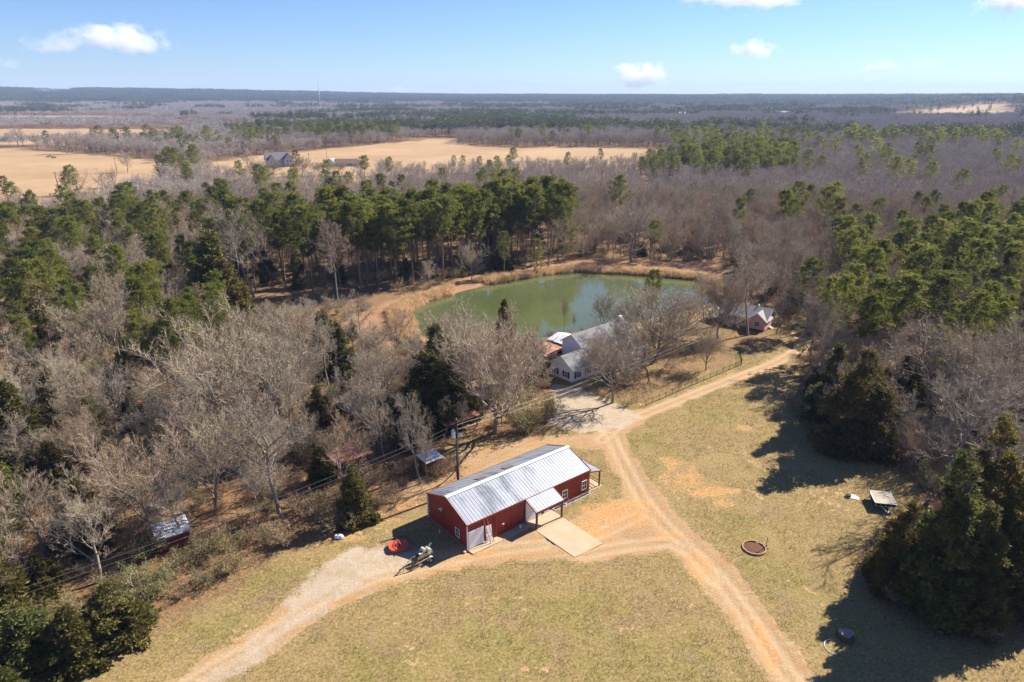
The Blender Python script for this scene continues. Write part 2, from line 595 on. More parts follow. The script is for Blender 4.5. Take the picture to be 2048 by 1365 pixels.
def ground_material():
    t = NT('ground')
    p = t.pos()
    a1 = t.n('Attribute', attribute_name='cover')
    a2 = t.n('Attribute', attribute_name='land')
    s1, s2 = t.n('SeparateColor'), t.n('SeparateColor')
    t.ln(a1.outputs['Color'], s1.inputs[0])
    t.ln(a2.outputs['Color'], s2.inputs[0])
    m_dirt, m_clay, m_grav, m_lit = s1.outputs[0], s1.outputs[1], s1.outputs[2], a1.outputs['Alpha']
    m_past, m_green, m_straw, m_rut = s2.outputs[0], s2.outputs[1], s2.outputs[2], a2.outputs['Alpha']
    big = t.noise(0.09, 4, 0.6, p, 0.4)
    mid = t.noise(0.55, 5, 0.65, p, 0.3)
    fine = t.noise(3.2, 5, 0.7, p)
    tiny = t.noise(11.0, 3, 0.7, p)
    # winter lawn: straw coloured with green coming through
    tuft = t.ramp(fine, [(0.3, 0.0), (0.7, 1.0)])
    dry = t.mix(tuft, (0.155, 0.105, 0.045), (0.39, 0.285, 0.125))
    grn = t.mix(tuft, (0.110, 0.098, 0.024), (0.30, 0.262, 0.080))
    gf = t.math('ADD', t.math('MULTIPLY', m_green, 0.50), t.ramp(mid, [(0.42, 0.0), (0.70, 0.50)]), True)
    c = t.mix(gf, dry, grn)
    mauve = t.ramp(t.noise(0.22, 5, 0.7, p, 0.6), [(0.52, 0.0), (0.68, 0.7)])
    c = t.mix(mauve, c, t.mix(tuft, (0.13, 0.085, 0.055), (0.31, 0.225, 0.15)))
    bare = t.ramp(t.noise(0.75, 4, 0.75, p, 0.8), [(0.63, 0.0), (0.70, 0.85)])
    c = t.mix(bare, c, (0.47, 0.31, 0.14))
    strk = t.ramp(t.noise(1.3, 4, 0.7, t.scaled(p, (.25, 1.5, 1), (0, 0, R(38))), .5), [(0.42, 0.0), (0.62, 0.45)])
    c = t.mix(strk, c, t.mix(tuft, (0.15, 0.095, 0.045), (0.36, 0.255, 0.125)))
    mound = t.ramp(t.math('ADD', t.math('MULTIPLY', t.noise(0.16, 2, .5, t.scaled(p, (1, 1, 1))), .45), t.math('MULTIPLY', t.noise(1.15, 3, .6, p, .4), .55)), [(0.605, 0.0), (0.65, 0.85)])
    c = t.mix(mound, c, t.mix(tuft, (0.34, 0.20, 0.10), (0.58, 0.40, 0.23)))
    weed = t.ramp(t.noise(2.1, 3, .65, p, .5), [(0.60, 0.0), (0.70, 0.55)])
    c = t.mix(weed, c, (0.085, 0.075, 0.028))
    fleck = t.ramp(t.noise(5.5, 2, .5, p), [(0.63, 0.0), (0.70, 0.65)])
    c = t.mix(fleck, c, (0.36, 0.19, 0.08))
    # pasture far out
    pa = t.mix(t.ramp(t.noise(0.012, 6, 0.65, p), [(0.3, 0.0), (0.7, 1.0)]), (0.32, 0.205, 0.105), (0.44, 0.305, 0.175))
    pa = t.mix(t.ramp(t.noise(0.06, 4, 0.6, t.scaled(p, (0.25, 1, 1))), [(0.45, 0.0), (0.75, 0.4)]), pa, (0.30, 0.20, 0.10))
    c = t.mix(m_past, c, pa)
    # leaf litter under the trees
    lf = t.ramp(fine, [(0.28, (0.045, 0.027, 0.015)), (0.5, (0.20, 0.122, 0.062)), (0.72, (0.40, 0.265, 0.14))])
    lf = t.mix(t.ramp(mid, [(0.4, 0.0), (0.7, 0.6)]), lf, t.mix(tiny, (0.10, 0.05, 0.03), (0.33, 0.185, 0.10)))
    lm = t.math('MULTIPLY', m_lit, t.ramp(t.math('ADD', t.math('MULTIPLY', m_lit, 0.6), t.math('MULTIPLY', fine, 0.5)), [(0.38, 0.0), (0.55, 1.0)]), True)
    c = t.mix(lm, c, lf)
    # pine straw on the bank
    st = t.mix(t.ramp(fine, [(0.3, 0.0), (0.7, 1.0)]), (0.18, 0.09, 0.05), (0.42, 0.255, 0.145))
    c = t.mix(m_straw, c, st)
    # sandy dirt and orange clay
    streak = t.noise(1.1, 5, 0.7, t.scaled(p, (0.35, 1.4, 1), (0, 0, R(-52))), 0.6)
    sand = t.mix(t.ramp(fine, [(0.3, 0.0), (0.72, 1.0)]), (0.27, 0.18, 0.095), (0.45, 0.335, 0.20))
    sand = t.mix(t.ramp(streak, [(0.42, 0.0), (0.60, 0.75)]), sand, (0.37, 0.195, 0.075))
    c2 = t.mix(t.ramp(fine, [(0.3, 0.0), (0.7, 1.0)]), (0.34, 0.165, 0.06), (0.58, 0.34, 0.15))
    sand = t.mix(t.math('MULTIPLY', m_clay, t.ramp(mid, [(0.35, 0.25), (0.6, 1.0)])), sand, c2)
    sand = t.mix(t.math('MULTIPLY', m_rut, 0.55), sand, (0.48, 0.365, 0.23))
    dm = t.math('ADD', m_dirt, t.math('MULTIPLY', t.math('SUBTRACT', fine, 0.5), 1.3))
    dm = t.math('MULTIPLY', t.ramp(dm, [(0.32, 0.0), (0.62, 1.0)]), t.ramp(m_dirt, [(0.02, 0.0), (0.2, 1.0)]))
    c = t.mix(dm, c, sand)
    cm = t.math('ADD', m_clay, t.math('ADD', t.math('MULTIPLY', t.math('SUBTRACT', mid, 0.58), 2.4), t.math('MULTIPLY', t.math('SUBTRACT', fine, 0.5), 1.2)))
    cm = t.math('MULTIPLY', t.ramp(cm, [(0.42, 0.0), (1.0, 0.8)]), t.ramp(m_clay, [(0.02, 0.0), (0.2, 1.0)]))
    c = t.mix(cm, c, c2)
    gv = t.mix(t.ramp(tiny, [(0.3, 0.0), (0.7, 1.0)]), (0.27, 0.21, 0.15), (0.54, 0.445, 0.335))
    gv = t.mix(t.ramp(mid, [(0.45, 0.0), (0.62, 0.7)]), gv, (0.33, 0.25, 0.15))
    c = t.mix(t.ramp(t.math('ADD', m_grav, t.math('MULTIPLY', t.math('SUBTRACT', fine, 0.5), 0.9)), [(0.3, 0.0), (0.7, 0.95)]), c, gv)
    c = t.mix(t.math('MULTIPLY', big, 0.25), c, (0.26, 0.18, 0.09), 'MULTIPLY') if False else c
    c = t.mix(0.35, c, t.mix(big, (0.62, 0.60, 0.58), (1.25, 1.22, 1.18)), 'MULTIPLY')
    h = t.math('ADD', fine, t.math('MULTIPLY', tiny, 0.5))
    nr = t.bump(h, 0.55, 0.12)
    return t.done(t.principled(c, 0.95, 0, nr, 0.1))


M_GROUND = ground_material()
gz = land_h(gx, gy) + near_only(hole, 0) + near_only(lambda x, y: (fbm(x / 5, y / 5, 15) - 0.5) * 0.16, 0) - rut * 0.11 * road
idx = np.arange(NX * NY).reshape(NY, NX)
quads = np.stack([idx[:-1, :-1], idx[:-1, 1:], idx[1:, 1:], idx[1:, :-1]], -1).reshape(-1, 4)
gm = mesh_np('ground', np.stack([gx, gy, gz], 1), quads, mats=[M_GROUND], smooth=True)
color_attr(gm, 'cover', dirt, clay, gravel, litter)
color_attr(gm, 'land', pasture, green, straw, rut * road)
ground = link('ground', gm)
tag(ground, kind='structure')


def sheet(name, sel_mask, dz):
    """A thin sheet of the surface laid over the ground where sel_mask holds."""
    fs = quads[(sel_mask[quads] > 0.02).any(1)]
    used, inv = np.unique(fs.ravel(), return_inverse=True)
    me = mesh_np(name, np.stack([gx[used], gy[used], gz[used] + dz], 1), inv.reshape(-1, 4), mats=[M_GROUND], smooth=True)
    color_attr(me, 'cover', dirt[used], clay[used], gravel[used], litter[used])
    color_attr(me, 'land', pasture[used], green[used], straw[used], (rut * road)[used])
    return tag(link(name, me), kind='structure')


sheet('dirt_road', road, 0.02)
pad_only = nearmask(lambda x, y: sstep(1.2, -0.5, poly_sd(x, y, PAD)))
sheet('gravel_path', np.where(road > 0.02, 0, pad_only), 0.012)


def gz_at(x, y):
    """Height of the ground near (x, y)."""
    i = int(np.clip(np.searchsorted(XS, x), 1, NX - 1))
    j = int(np.clip(np.searchsorted(YS, y), 1, NY - 1))
    return float(gz.reshape(NY, NX)[j, i])


# ------------------------------------------------------------------ pond
def water_material():
    t = NT('pond_water')
    p = t.pos()
    rip = t.noise(1.6, 3, 0.6, t.scaled(p, (1, 2.2, 1)))
    slow = t.noise(0.05, 3, 0.5, p)
    col = t.mix(t.ramp(slow, [(0.35, 0.0), (0.7, 1.0)]), (0.072, 0.088, 0.032), (0.098, 0.112, 0.044))
    nr = t.bump(rip, 0.10, 0.02)
    return t.done(t.principled(col, 0.03, 0, nr, 0.5, IOR=1.42))


pb = bmesh.new()
pw = [(x + (x - 9) * 0.03, y + (y - 175) * 0.03) for x, y in POND]
# smooth the outline
for _ in range(2):
    q = []
    for i in range(len(pw)):
        a, b = pw[i], pw[(i + 1) % len(pw)]
        q += [(a[0] * .75 + b[0] * .25, a[1] * .75 + b[1] * .25), (a[0] * .25 + b[0] * .75, a[1] * .25 + b[1] * .75)]
    pw = q
pb.faces.new([pb.verts.new((x, y, -0.55)) for x, y in pw])
bmesh.ops.triangulate(pb, faces=pb.faces)
pm = bpy.data.meshes.new('pond_water')
pb.to_mesh(pm)
pb.free()
pm.materials.append(water_material())
tag(link('pond_water', pm), kind='structure')

# ------------------------------------------------------------------ air
ht = NT('haze')
hv = ht.n('VolumePrincipled')
hv.inputs['Color'].default_value = (0.44, 0.62, 1.0, 1)
hv.inputs['Density'].default_value = 0.00008
hv.inputs['Anisotropy'].default_value = 0.0
ht.done(vol=hv.outputs[0])
hz = MB().box(-9300, 9300, -2800, 9300, float(gz.min()) - 1.0, 175).build('haze', ht.mat)
tag(hz, kind='stuff')
# ------------------------------------------------------------------ vegetation: materials
def bark_material(name, dark, lite, rand=0.35, warm=0.0):
    t = NT(name)
    oi = t.n('ObjectInfo')
    nz = t.noise(2.5, 4, 0.6, t.obj())
    c = t.mix(nz, dark, lite)
    tint = t.ramp(oi.outputs['Random'], [(0.0, (0.62, 0.60, 0.60)), (0.25, (1.05, 1.02, 0.98)), (0.5, (0.95, 0.88, 0.76)), (0.7, (1.2, 1.16, 1.12)), (0.86, (0.94, 0.74, 0.58)), (1.0, (0.80, 0.70, 0.62))])
    c = t.mix(rand, c, t.mix(1.0, c, tint, 'MULTIPLY'))
    return t.done(t.principled(c, 0.9, 0, None, 0.15))


def leaf_material(name, dark, lite, tint_to, trans=0.3):
    t = NT(name)
    oi = t.n('ObjectInfo')
    at = t.n('Attribute', attribute_name='leaf')
    c = t.mix(at.outputs['Fac'], dark, lite)
    c = t.mix(t.math('MULTIPLY', oi.outputs['Random'], 0.85), c, t.mix(at.outputs['Fac'], tuple(x * .7 for x in tint_to), tint_to))
    hs = t.n('HueSaturation')
    hs.inputs['Value'].default_value = 1.0
    wn_ = t.n('TexWhiteNoise', noise_dimensions='1D')
    t.ln(oi.outputs['Random'], wn_.inputs['W'])
    t.ln(t.math('ADD', t.math('MULTIPLY', wn_.outputs['Value'], 0.65), 0.72), hs.inputs['Value'])
    t.ln(c, hs.inputs['Color'])
    c = hs.outputs[0]
    d = t.principled(c, 0.65, 0, None, 0.25)
    tr = t.n('BsdfTranslucent')
    t.ln(c, tr.inputs['Color'])
    m = t.n('MixShader')
    m.inputs[0].default_value = trans
    t.ln(d, m.inputs[1])
    t.ln(tr.outputs[0], m.inputs[2])
    return t.done(m.outputs[0])


M_BARK = bark_material('bark_grey', (0.15, 0.12, 0.10), (0.34, 0.295, 0.25))
M_TWIG = bark_material('twig_grey', (0.31, 0.258, 0.19), (0.50, 0.43, 0.33), 0.85)
M_MIDTWIG = bark_material('twig_pale', (0.33, 0.29, 0.255), (0.53, 0.475, 0.425), 0.5)
M_PBARK = bark_material('bark_pine', (0.13, 0.085, 0.06), (0.30, 0.22, 0.17))
M_PINE = leaf_material('needles_pine', (0.050, 0.072, 0.013), (0.205, 0.215, 0.036), (0.215, 0.210, 0.038), 0.5)
M_CEDAR = leaf_material('foliage_cedar', (0.040, 0.055, 0.017), (0.165, 0.165, 0.040), (0.175, 0.130, 0.034), 0.4)
M_SHRUB = leaf_material('foliage_shrub', (0.055, 0.075, 0.020), (0.19, 0.20, 0.055), (0.24, 0.19, 0.07))
M_DEADLEAF = leaf_material('leaves_dead', (0.16, 0.085, 0.045), (0.34, 0.19, 0.10), (0.30, 0.22, 0.11))
M_REED = leaf_material('reed_blades', (0.46, 0.31, 0.16), (0.78, 0.58, 0.34), (0.62, 0.42, 0.23), 0.4)
M_GRASS = leaf_material('grass_blades', (0.20, 0.15, 0.06), (0.42, 0.33, 0.15), (0.24, 0.24, 0.07), 0.3)


# ------------------------------------------------------------------ vegetation: growth
def unit(v):
    return v / np.maximum(np.linalg.norm(v, axis=-1, keepdims=True), 1e-9)


def sweep(rng, S, D, L, K, up, wob):
    """N curved stems: starts S, directions D, lengths L, K points each; 'up' bends them to the light."""
    n = len(S)
    t = np.linspace(0, 1, K)[None, :, None]
    bend = np.array([0, 0, 1.0])[None, None] * (up if np.ndim(up) == 0 else up[:, None, None])
    w = rng.normal(0, 1, (n, K, 3)) * wob
    w[:, 0] = 0
    w = np.cumsum(w, 1)
    return S[:, None] + (D[:, None] * t + bend * t * t + w) * L[:, None, None]


def offshoots(rng, P, per, t0, t1, ang, spread=0.25):
    """Starting points and directions of 'per' children on each stem of P (n,K,3)."""
    n, K, _ = P.shape
    base = (np.arange(per) + rng.random((n, per))) / per
    t = t0 + (t1 - t0) * base
    f = t * (K - 1)
    i = np.minimum(f.astype(int), K - 2)
    fr = (f - i)[..., None]
    ar = np.arange(n)[:, None]
    S = P[ar, i] * (1 - fr) + P[ar, i + 1] * fr
    T = unit(P[ar, i + 1] - P[ar, i])
    az = (np.arange(per) * 2.4)[None] + rng.random((n, 1)) * 6.283 + rng.normal(0, 0.5, (n, per))
    ref = np.where(np.abs(T[..., 2:3]) < 0.9, np.array([0, 0, 1.0]), np.array([1.0, 0, 0]))
    a = unit(np.cross(T, ref))
    b = np.cross(T, a)
    th = ang * (1 + rng.normal(0, spread, (n, per)))[..., None]
    D = T * np.cos(th) + (a * np.cos(az)[..., None] + b * np.sin(az)[..., None]) * np.sin(th)
    return S.reshape(-1, 3), unit(D).reshape(-1, 3), t.reshape(-1)


def tubes(P, r0, r1, sides):
    n, K, _ = P.shape
    T = np.empty_like(P)
    T[:, 1:-1] = P[:, 2:] - P[:, :-2]
    T[:, 0] = P[:, 1] - P[:, 0]
    T[:, -1] = P[:, -1] - P[:, -2]
    T = unit(T)
    ref = np.where(np.abs(T[..., 2:3]) < 0.9, np.array([0, 0, 1.0]), np.array([1.0, 0, 0]))
    a = unit(np.cross(T, ref))
    b = np.cross(T, a)
    rr = r0[:, None] + (r1 - r0)[:, None] * np.linspace(0, 1, K)[None]
    an = np.arange(sides) * 2 * np.pi / sides
    V = P[:, :, None] + rr[:, :, None, None] * (a[:, :, None] * np.cos(an)[None, None, :, None] + b[:, :, None] * np.sin(an)[None, None, :, None])
    id = np.arange(n * K * sides).reshape(n, K, sides)
    nx = np.roll(id, -1, 2)
    q = np.stack([id[:, :-1], nx[:, :-1], nx[:, 1:], id[:, 1:]], -1).reshape(-1, 4)
    return V.reshape(-1, 3), q


def spikes(rng, S, D, L, w):
    """Thin tapering triangles: one per twig or blade."""
    s = unit(np.cross(D, rng.normal(0, 1, S.shape)))
    V = np.stack([S - s * (w / 2)[:, None] if np.ndim(w) else S - s * w / 2, S + s * (w / 2)[:, None] if np.ndim(w) else S + s * w / 2, S + D * L[:, None]], 1)
    return V.reshape(-1, 3), np.arange(len(S) * 3).reshape(-1, 3)


def leafy(rng, S, D, L, w):
    """Kite shaped leaf faces."""
    s = unit(np.cross(D, rng.normal(0, 1, S.shape)))
    V = np.stack([S, S + D * (L * .45)[:, None] + s * (w / 2)[:, None], S + D * L[:, None], S + D * (L * .45)[:, None] - s * (w / 2)[:, None]], 1)
    return V.reshape(-1, 3), np.arange(len(S) * 4).reshape(-1, 4)


class Acc:
    def __init__(self):
        self.V, self.Q, self.T, self.A, self.n = [], [], [], [], 0

    def q(self, V, F, a=0.5):
        self.V.append(V)
        self.Q.append(F + self.n)
        self.A.append(np.broadcast_to(a, (len(V),)) if np.ndim(a) == 0 else a)
        self.n += len(V)

    def t(self, V, F, a=0.5):
        self.V.append(V)
        self.T.append(F + self.n)
        self.A.append(np.broadcast_to(a, (len(V),)) if np.ndim(a) == 0 else a)
        self.n += len(V)

    def mesh(self, name, mat, smooth=False, attr=False):
        V = np.concatenate(self.V)
        me = mesh_np(name, V, np.concatenate(self.Q) if self.Q else None, np.concatenate(self.T) if self.T else None, [mat], smooth=smooth)
        if attr:
            at = me.attributes.new('leaf', 'FLOAT', 'POINT')
            at.data.foreach_set('value', np.concatenate(self.A).astype(np.float32))
        return me


def bare_tree(seed, H=14.0, form='oak', twigs=6, lod=0):
    """A leafless tree: (trunk mesh, crown mesh). form: oak (wide), elm (vase), slim (narrow forest tree)."""
    rng = np.random.default_rng(seed)
    wide = {'dome': 0.60, 'oak': 0.50, 'elm': 0.62, 'slim': 0.36}[form]
    t0 = {'dome': 0.20, 'oak': 0.24, 'elm': 0.10, 'slim': 0.34}[form]
    ang = {'dome': 0.85, 'oak': 0.95, 'elm': 0.52, 'slim': 0.70}[form]
    nl = {'dome': 16, 'oak': 12, 'elm': 13, 'slim': 13}[form]
    hb = {'dome': 0.62, 'oak': 0.80, 'elm': 0.55, 'slim': 0.92}[form]
    tr, cr = Acc(), Acc()
    r = H * (0.021 if form != 'slim' else 0.013)
    P0 = sweep(rng, np.zeros((1, 3)), np.array([[rng.normal(0, .05), rng.normal(0, .05), 1.0]]), np.array([H * hb]), 7, 0.0, 0.018)
    V, q = tubes(P0, np.array([r]), np.array([r * 0.18]), 7)
    tr.q(V, q)
    S, D, t = offshoots(rng, P0, nl, t0, 0.98, ang)
    L = H * wide * (1.0 - 0.52 * t) * rng.uniform(0.75, 1.2, len(t)) * (1.25 if form == 'elm' else 1.0)
    P1 = sweep(rng, S, D, L, 5, 0.34 if form != 'elm' else 0.28, 0.045)
    r1 = r * 0.50 * (L / L.max()) ** 0.9
    V, q = tubes(P1, r1, r1 * 0.3, 5)
    tr.q(V, q)
    n2 = 7 if form == 'dome' else 6
    S, D, t = offshoots(rng, P1, n2, 0.22, 1.0, 0.75)
    L2 = np.repeat(L, n2) * (0.62 - 0.28 * t) * rng.uniform(0.7, 1.25, len(t))
    P2 = sweep(rng, S, D, L2, 4, 0.30, 0.06)
    r2 = np.repeat(r1, n2) * 0.42
    V, q = tubes(P2, r2, r2 * 0.35, 3 if lod else 4)
    (tr if not lod else tr).q(V, q)
    n3 = 6
    S, D, t = offshoots(rng, P2, n3, 0.2, 1.0, 0.72)
    L3 = np.repeat(L2, n3) * (0.62 - 0.25 * t) * rng.uniform(0.7, 1.3, len(t))
    P3 = sweep(rng, S, D, L3, 3, 0.25, 0.06)
    if not lod:
        r3 = np.maximum(np.repeat(r2, n3) * 0.42, 0.011)
        V, q = tubes(P3, r3, r3 * 0.4, 3)
        cr.q(V, q)
    else:
        V, f = spikes(rng, S, unit(P3[:, -1] - S), L3, 0.05 * lod)
        cr.t(V, f)
    if lod < 3:
        n4 = twigs if not lod else max(2, twigs // 2)
        S, D, t = offshoots(rng, P3, n4, 0.15, 1.0, 0.65)
        L4 = np.clip(np.repeat(L3, n4) * 0.72, 0.35, 1.3) * rng.uniform(0.6, 1.3, len(t))
        D = unit(D + np.array([0, 0, 0.22]))
        V, f = spikes(rng, S, D, L4, 0.034 if not lod else 0.055 * lod)
        cr.t(V, f)
        if not lod:
            E = S + D * (L4 * 0.45)[:, None]
            D2 = unit(D + rng.normal(0, 0.55, D.shape))
            V, f = spikes(rng, E, D2, L4 * 0.6, 0.026)
            cr.t(V, f)
            D2 = unit(D + rng.normal(0, 0.55, D.shape))
            V, f = spikes(rng, S + D * (L4 * 0.2)[:, None], D2, L4 * 0.6, 0.026)
            cr.t(V, f)
    return tr.mesh('trunk', M_BARK, True), cr.mesh('crown', M_TWIG if not lod else M_MIDTWIG)


def pine_tree(seed, H=22.0, base=0.45, wide=0.17, lod=0, n_br=46):
    """Loblolly-like pine: bare pole, uneven rounded crown of needle tufts."""
    rng = np.random.default_rng(seed)
    tr, cr = Acc(), Acc()
    r = H * 0.011
    P0 = sweep(rng, np.zeros((1, 3)), np.array([[rng.normal(0, .02), rng.normal(0, .02), 1.0]]), np.array([H * 0.98]), 7, 0.0, 0.006)
    V, q = tubes(P0, np.array([r]), np.array([r * 0.12]), 7 if not lod else 4)
    tr.q(V, q)
    S, D, t = offshoots(rng, P0, n_br, base, 0.995, 1.25, 0.12)
    u = (t - base) / (1 - base)
    prof = np.sqrt(np.clip(1 - (u * 1.02 - 0.22) ** 2 / 0.66, 0.03, 1)) * np.clip(0.5 + u * 2.2, 0, 1)
    side = 0.70 + 0.55 * fbm(np.arctan2(D[:, 1], D[:, 0]) * 1.3 + 9, u * 4, seed, 2)
    L = H * wide * prof * side * rng.uniform(0.7, 1.15, len(t))
    P1 = sweep(rng, S, D, L, 4, 0.22 + 0.25 * u, 0.05)
    V, q = tubes(P1, np.maximum(0.035, L * 0.014), np.full(len(L), 0.012), 3)
    tr.q(V, q)
    # a few dead stubs under the crown
    Sd, Dd, td = offshoots(rng, P0, 7, base * 0.45, base, 1.4)
    V, f = spikes(rng, Sd, Dd, rng.uniform(.5, 1.6, 7), 0.05)
    tr.t(V, f)
    C, dirs, size = [], [], []
    for tt, sc in ((1.0, 1.0), (0.78, 1.0), (0.52, .8)):
        f = tt * 3
        i = min(int(f), 2)
        C.append(P1[:, i] * (1 - (f - i)) + P1[:, i + 1] * (f - i))
        dirs.append(unit(P1[:, i + 1] - P1[:, i]))
        size.append(np.full(len(L), sc))
    S2, D2, t2 = offshoots(rng, P1, 3, 0.45, 0.95, 0.9)
    L2 = np.repeat(L, 3) * 0.33
    E2 = S2 + D2 * L2[:, None] + np.array([0, 0, 0.15]) * L2[:, None]
    C.append(E2)
    dirs.append(D2)
    size.append(np.full(len(L2), .85))
    C.append(P0[:, -1] + np.array([[0, 0, .1]]))
    dirs.append(np.array([[0, 0, 1.0]]))
    size.append(np.array([1.0]))
    C, dirs, size = np.concatenate(C), np.concatenate(dirs), np.concatenate(size) * H / 22 * rng.uniform(.75, 1.25, sum(len(c) for c in C))
    per = {0: 34, 1: 12, 2: 5}[lod]
    big = {0: 1.0, 1: 1.55, 2: 2.5}[lod]
    n = len(C)
    rd = rng.normal(0, 1, (n, per, 3))
    d = unit(rd * 0.9 + dirs[:, None] * 0.35 + np.array([0, 0, 0.45]))
    cen = C[:, None] + unit(rd) * (rng.random((n, per, 1)) ** .6) * 0.46 * size[:, None, None] * np.array([1, 1, .62])
    ll = (0.42 * size[:, None] * rng.uniform(.7, 1.3, (n, per)) * big ** .8).reshape(-1)
    V, f = leafy(rng, cen.reshape(-1, 3), d.reshape(-1, 3), ll, ll * 0.36 * big ** .4)
    hue = np.repeat(np.clip(rng.uniform(.05, .95, (n, 1)) + rng.normal(0, .2, (n, per)), 0, 1).reshape(-1), 4)
    cr.q(V, f, hue)
    return tr.mesh('trunk', M_PBARK, True), cr.mesh('crown', M_PINE, attr=True)


def cedar_tree(seed, H=8.5, rad=2.6, lod=0, base=0.04, power=0.85):
    """Redcedar: a dense ragged cone to the ground."""
    rng = np.random.default_rng(seed)
    tr, cr = Acc(), Acc()
    P0 = sweep(rng, np.zeros((1, 3)), np.array([[0, 0, 1.0]]), np.array([H * 0.95]), 5, 0.0, 0.01)
    V, q = tubes(P0, np.array([H * .018]), np.array([.02]), 6)
    tr.q(V, q)
    n = {0: 1200, 1: 300, 2: 100, 3: 3000}[lod]
    nb = {0: 62, 1: 40, 2: 30, 3: 120}[lod]
    # boughs: ragged lobes carried on one to three leaders
    nl = 3
    la = rng.random() * 6.28 + np.arange(nl) * 2.2
    lo = np.array([0, .42, .50]) * rad
    lh = np.array([1.0, rng.uniform(.66, .88), rng.uniform(.5, .72)])
    bw = rng.choice(nl, nb, p=[.56, .25, .19])
    bu = base + (1 - base) * (np.arange(nb) + rng.random(nb)) / nb
    bu = base + (bu - base) ** 1.12
    ba = np.arange(nb) * 2.4 + rng.normal(0, .5, nb)
    br = rad * np.array([.86, .62, .60])[bw] * (1 - bu) ** power * rng.uniform(.45, 1.15, nb) * np.clip(.6 + bu * 5, 0, 1)
    BC = np.stack([br * np.cos(ba) + lo[bw] * np.cos(la[bw]), br * np.sin(ba) + lo[bw] * np.sin(la[bw]), bu * H * lh[bw] - .02 * H], 1)
    bs = (.20 * rad * (1.15 - bu) + .10 * rad) * rng.uniform(.7, 1.3, nb) * (1.0 if lod != 3 else .85)
    which = np.concatenate([np.arange(nb), rng.choice(nb, n - nb, p=bs ** 1.6 / (bs ** 1.6).sum())])
    q3 = unit(rng.normal(0, 1, (n, 3))) * (rng.random((n, 1)) ** .45)
    C = BC[which] + q3 * bs[which, None] * np.array([1.15, 1.15, .95])
    C[:, 2] = np.clip(C[:, 2], .05, H * 1.01)
    u = np.clip(C[:, 2] / H, 0, 1)
    az = np.arctan2(q3[:, 1] + .6 * np.sin(ba[which]), q3[:, 0] + .6 * np.cos(ba[which]))
    out = np.stack([np.cos(az), np.sin(az), np.full(n, 0.75)], 1)
    per = {0: 10, 1: 6, 2: 4, 3: 11}[lod]
    big = {0: 1.0, 1: 1.7, 2: 2.9, 3: .8}[lod]
    sz = (0.30 + 0.25 * (1 - u)) * (1.0 if lod == 3 else H / 8.5)
    d = unit(unit(out)[:, None] * 0.9 + rng.normal(0, .62, (n, per, 3)))
    cen = C[:, None] + rng.normal(0, .16, (n, per, 3)) * sz[:, None, None] * 1.8
    ll = (sz[:, None] * rng.uniform(.7, 1.3, (n, per)) * big).reshape(-1)
    V, f = leafy(rng, cen.reshape(-1, 3), d.reshape(-1, 3), ll, ll * .42)
    hue = np.repeat(np.clip(rng.uniform(.0, 1.0, nb)[which][:, None] * .6 + rng.uniform(.0, .4, (n, 1)) + rng.normal(0, .15, (n, per)), 0, 1).reshape(-1), 4)
    cr.q(V, f, hue)
    m = n // 7
    V, f = spikes(rng, P0[0, np.minimum((u[:m] * 4).astype(int), 4)] * 1.0, unit(C[:m] - P0[0, np.minimum((u[:m] * 4).astype(int), 4)] + 1e-4), np.linalg.norm(C[:m] - P0[0, np.minimum((u[:m] * 4).astype(int), 4)], axis=1), .06)
    tr.t(V, f)
    return tr.mesh('trunk', M_PBARK, True), cr.mesh('crown', M_CEDAR, attr=True)


def shrub(seed, H=3.0, rad=1.7, leaf=0.5, mat=None, lod=0):
    """Understorey bush: stems with twigs and a share of leaves."""
    rng = np.random.default_rng(seed)
    tr, cr = Acc(), Acc()
    ns = 12 if not lod else 6
    az = rng.random(ns) * 6.283
    D = unit(np.stack([np.cos(az) * .6, np.sin(az) * .6, np.ones(ns)], 1) + rng.normal(0, .15, (ns, 3)))
    S = np.stack([np.cos(az) * .15, np.sin(az) * .15, np.zeros(ns)], 1)
    P1 = sweep(rng, S, D, H * rng.uniform(.6, 1.05, ns), 4, .1, .06)
    V, q = tubes(P1, np.full(ns, .03), np.full(ns, .01), 3)
    tr.q(V, q)
    k = 10 if not lod else 6
    S, D, t = offshoots(rng, P1, k, .2, 1, .8)
    L = H * .38 * (1.1 - .5 * t) * rng.uniform(.6, 1.2, len(t))
    P2 = sweep(rng, S, D, L, 3, .2, .07)
    V, f = spikes(rng, S, unit(P2[:, -1] - S), L, .03 if not lod else .07)
    tr.t(V, f)
    S, D, t = offshoots(rng, P2, 6 if not lod else 3, .2, 1, .7)
    L3 = rng.uniform(.25, .55, len(S)) * H / 3
    V, f = spikes(rng, S, D, L3, .022 if not lod else .06)
    tr.t(V, f)
    nl = int(len(S) * leaf * (5 if not lod else 2))
    if nl:
        pick = rng.integers(0, len(S), nl)
        C = S[pick] + D[pick] * (L3[pick] * rng.random(nl))[:, None] + rng.normal(0, .08, (nl, 3))
        d = unit(rng.normal(0, 1, (nl, 3)) + np.array([0, 0, .4]))
        ll = rng.uniform(.10, .22, nl) * (1 if not lod else 2.0) * H / 3
        V, f = leafy(rng, C, d, ll, ll * .55)
        cr.q(V, f, np.repeat(np.clip(rng.random(nl), 0, 1), 4))
    else:
        V, f = spikes(rng, S, unit(D + rng.normal(0, .5, D.shape)), L3, .02)
        cr.t(V, f)
    return tr.mesh('stem', M_TWIG), cr.mesh('foliage', mat or M_SHRUB, attr=True)


VAR = {}


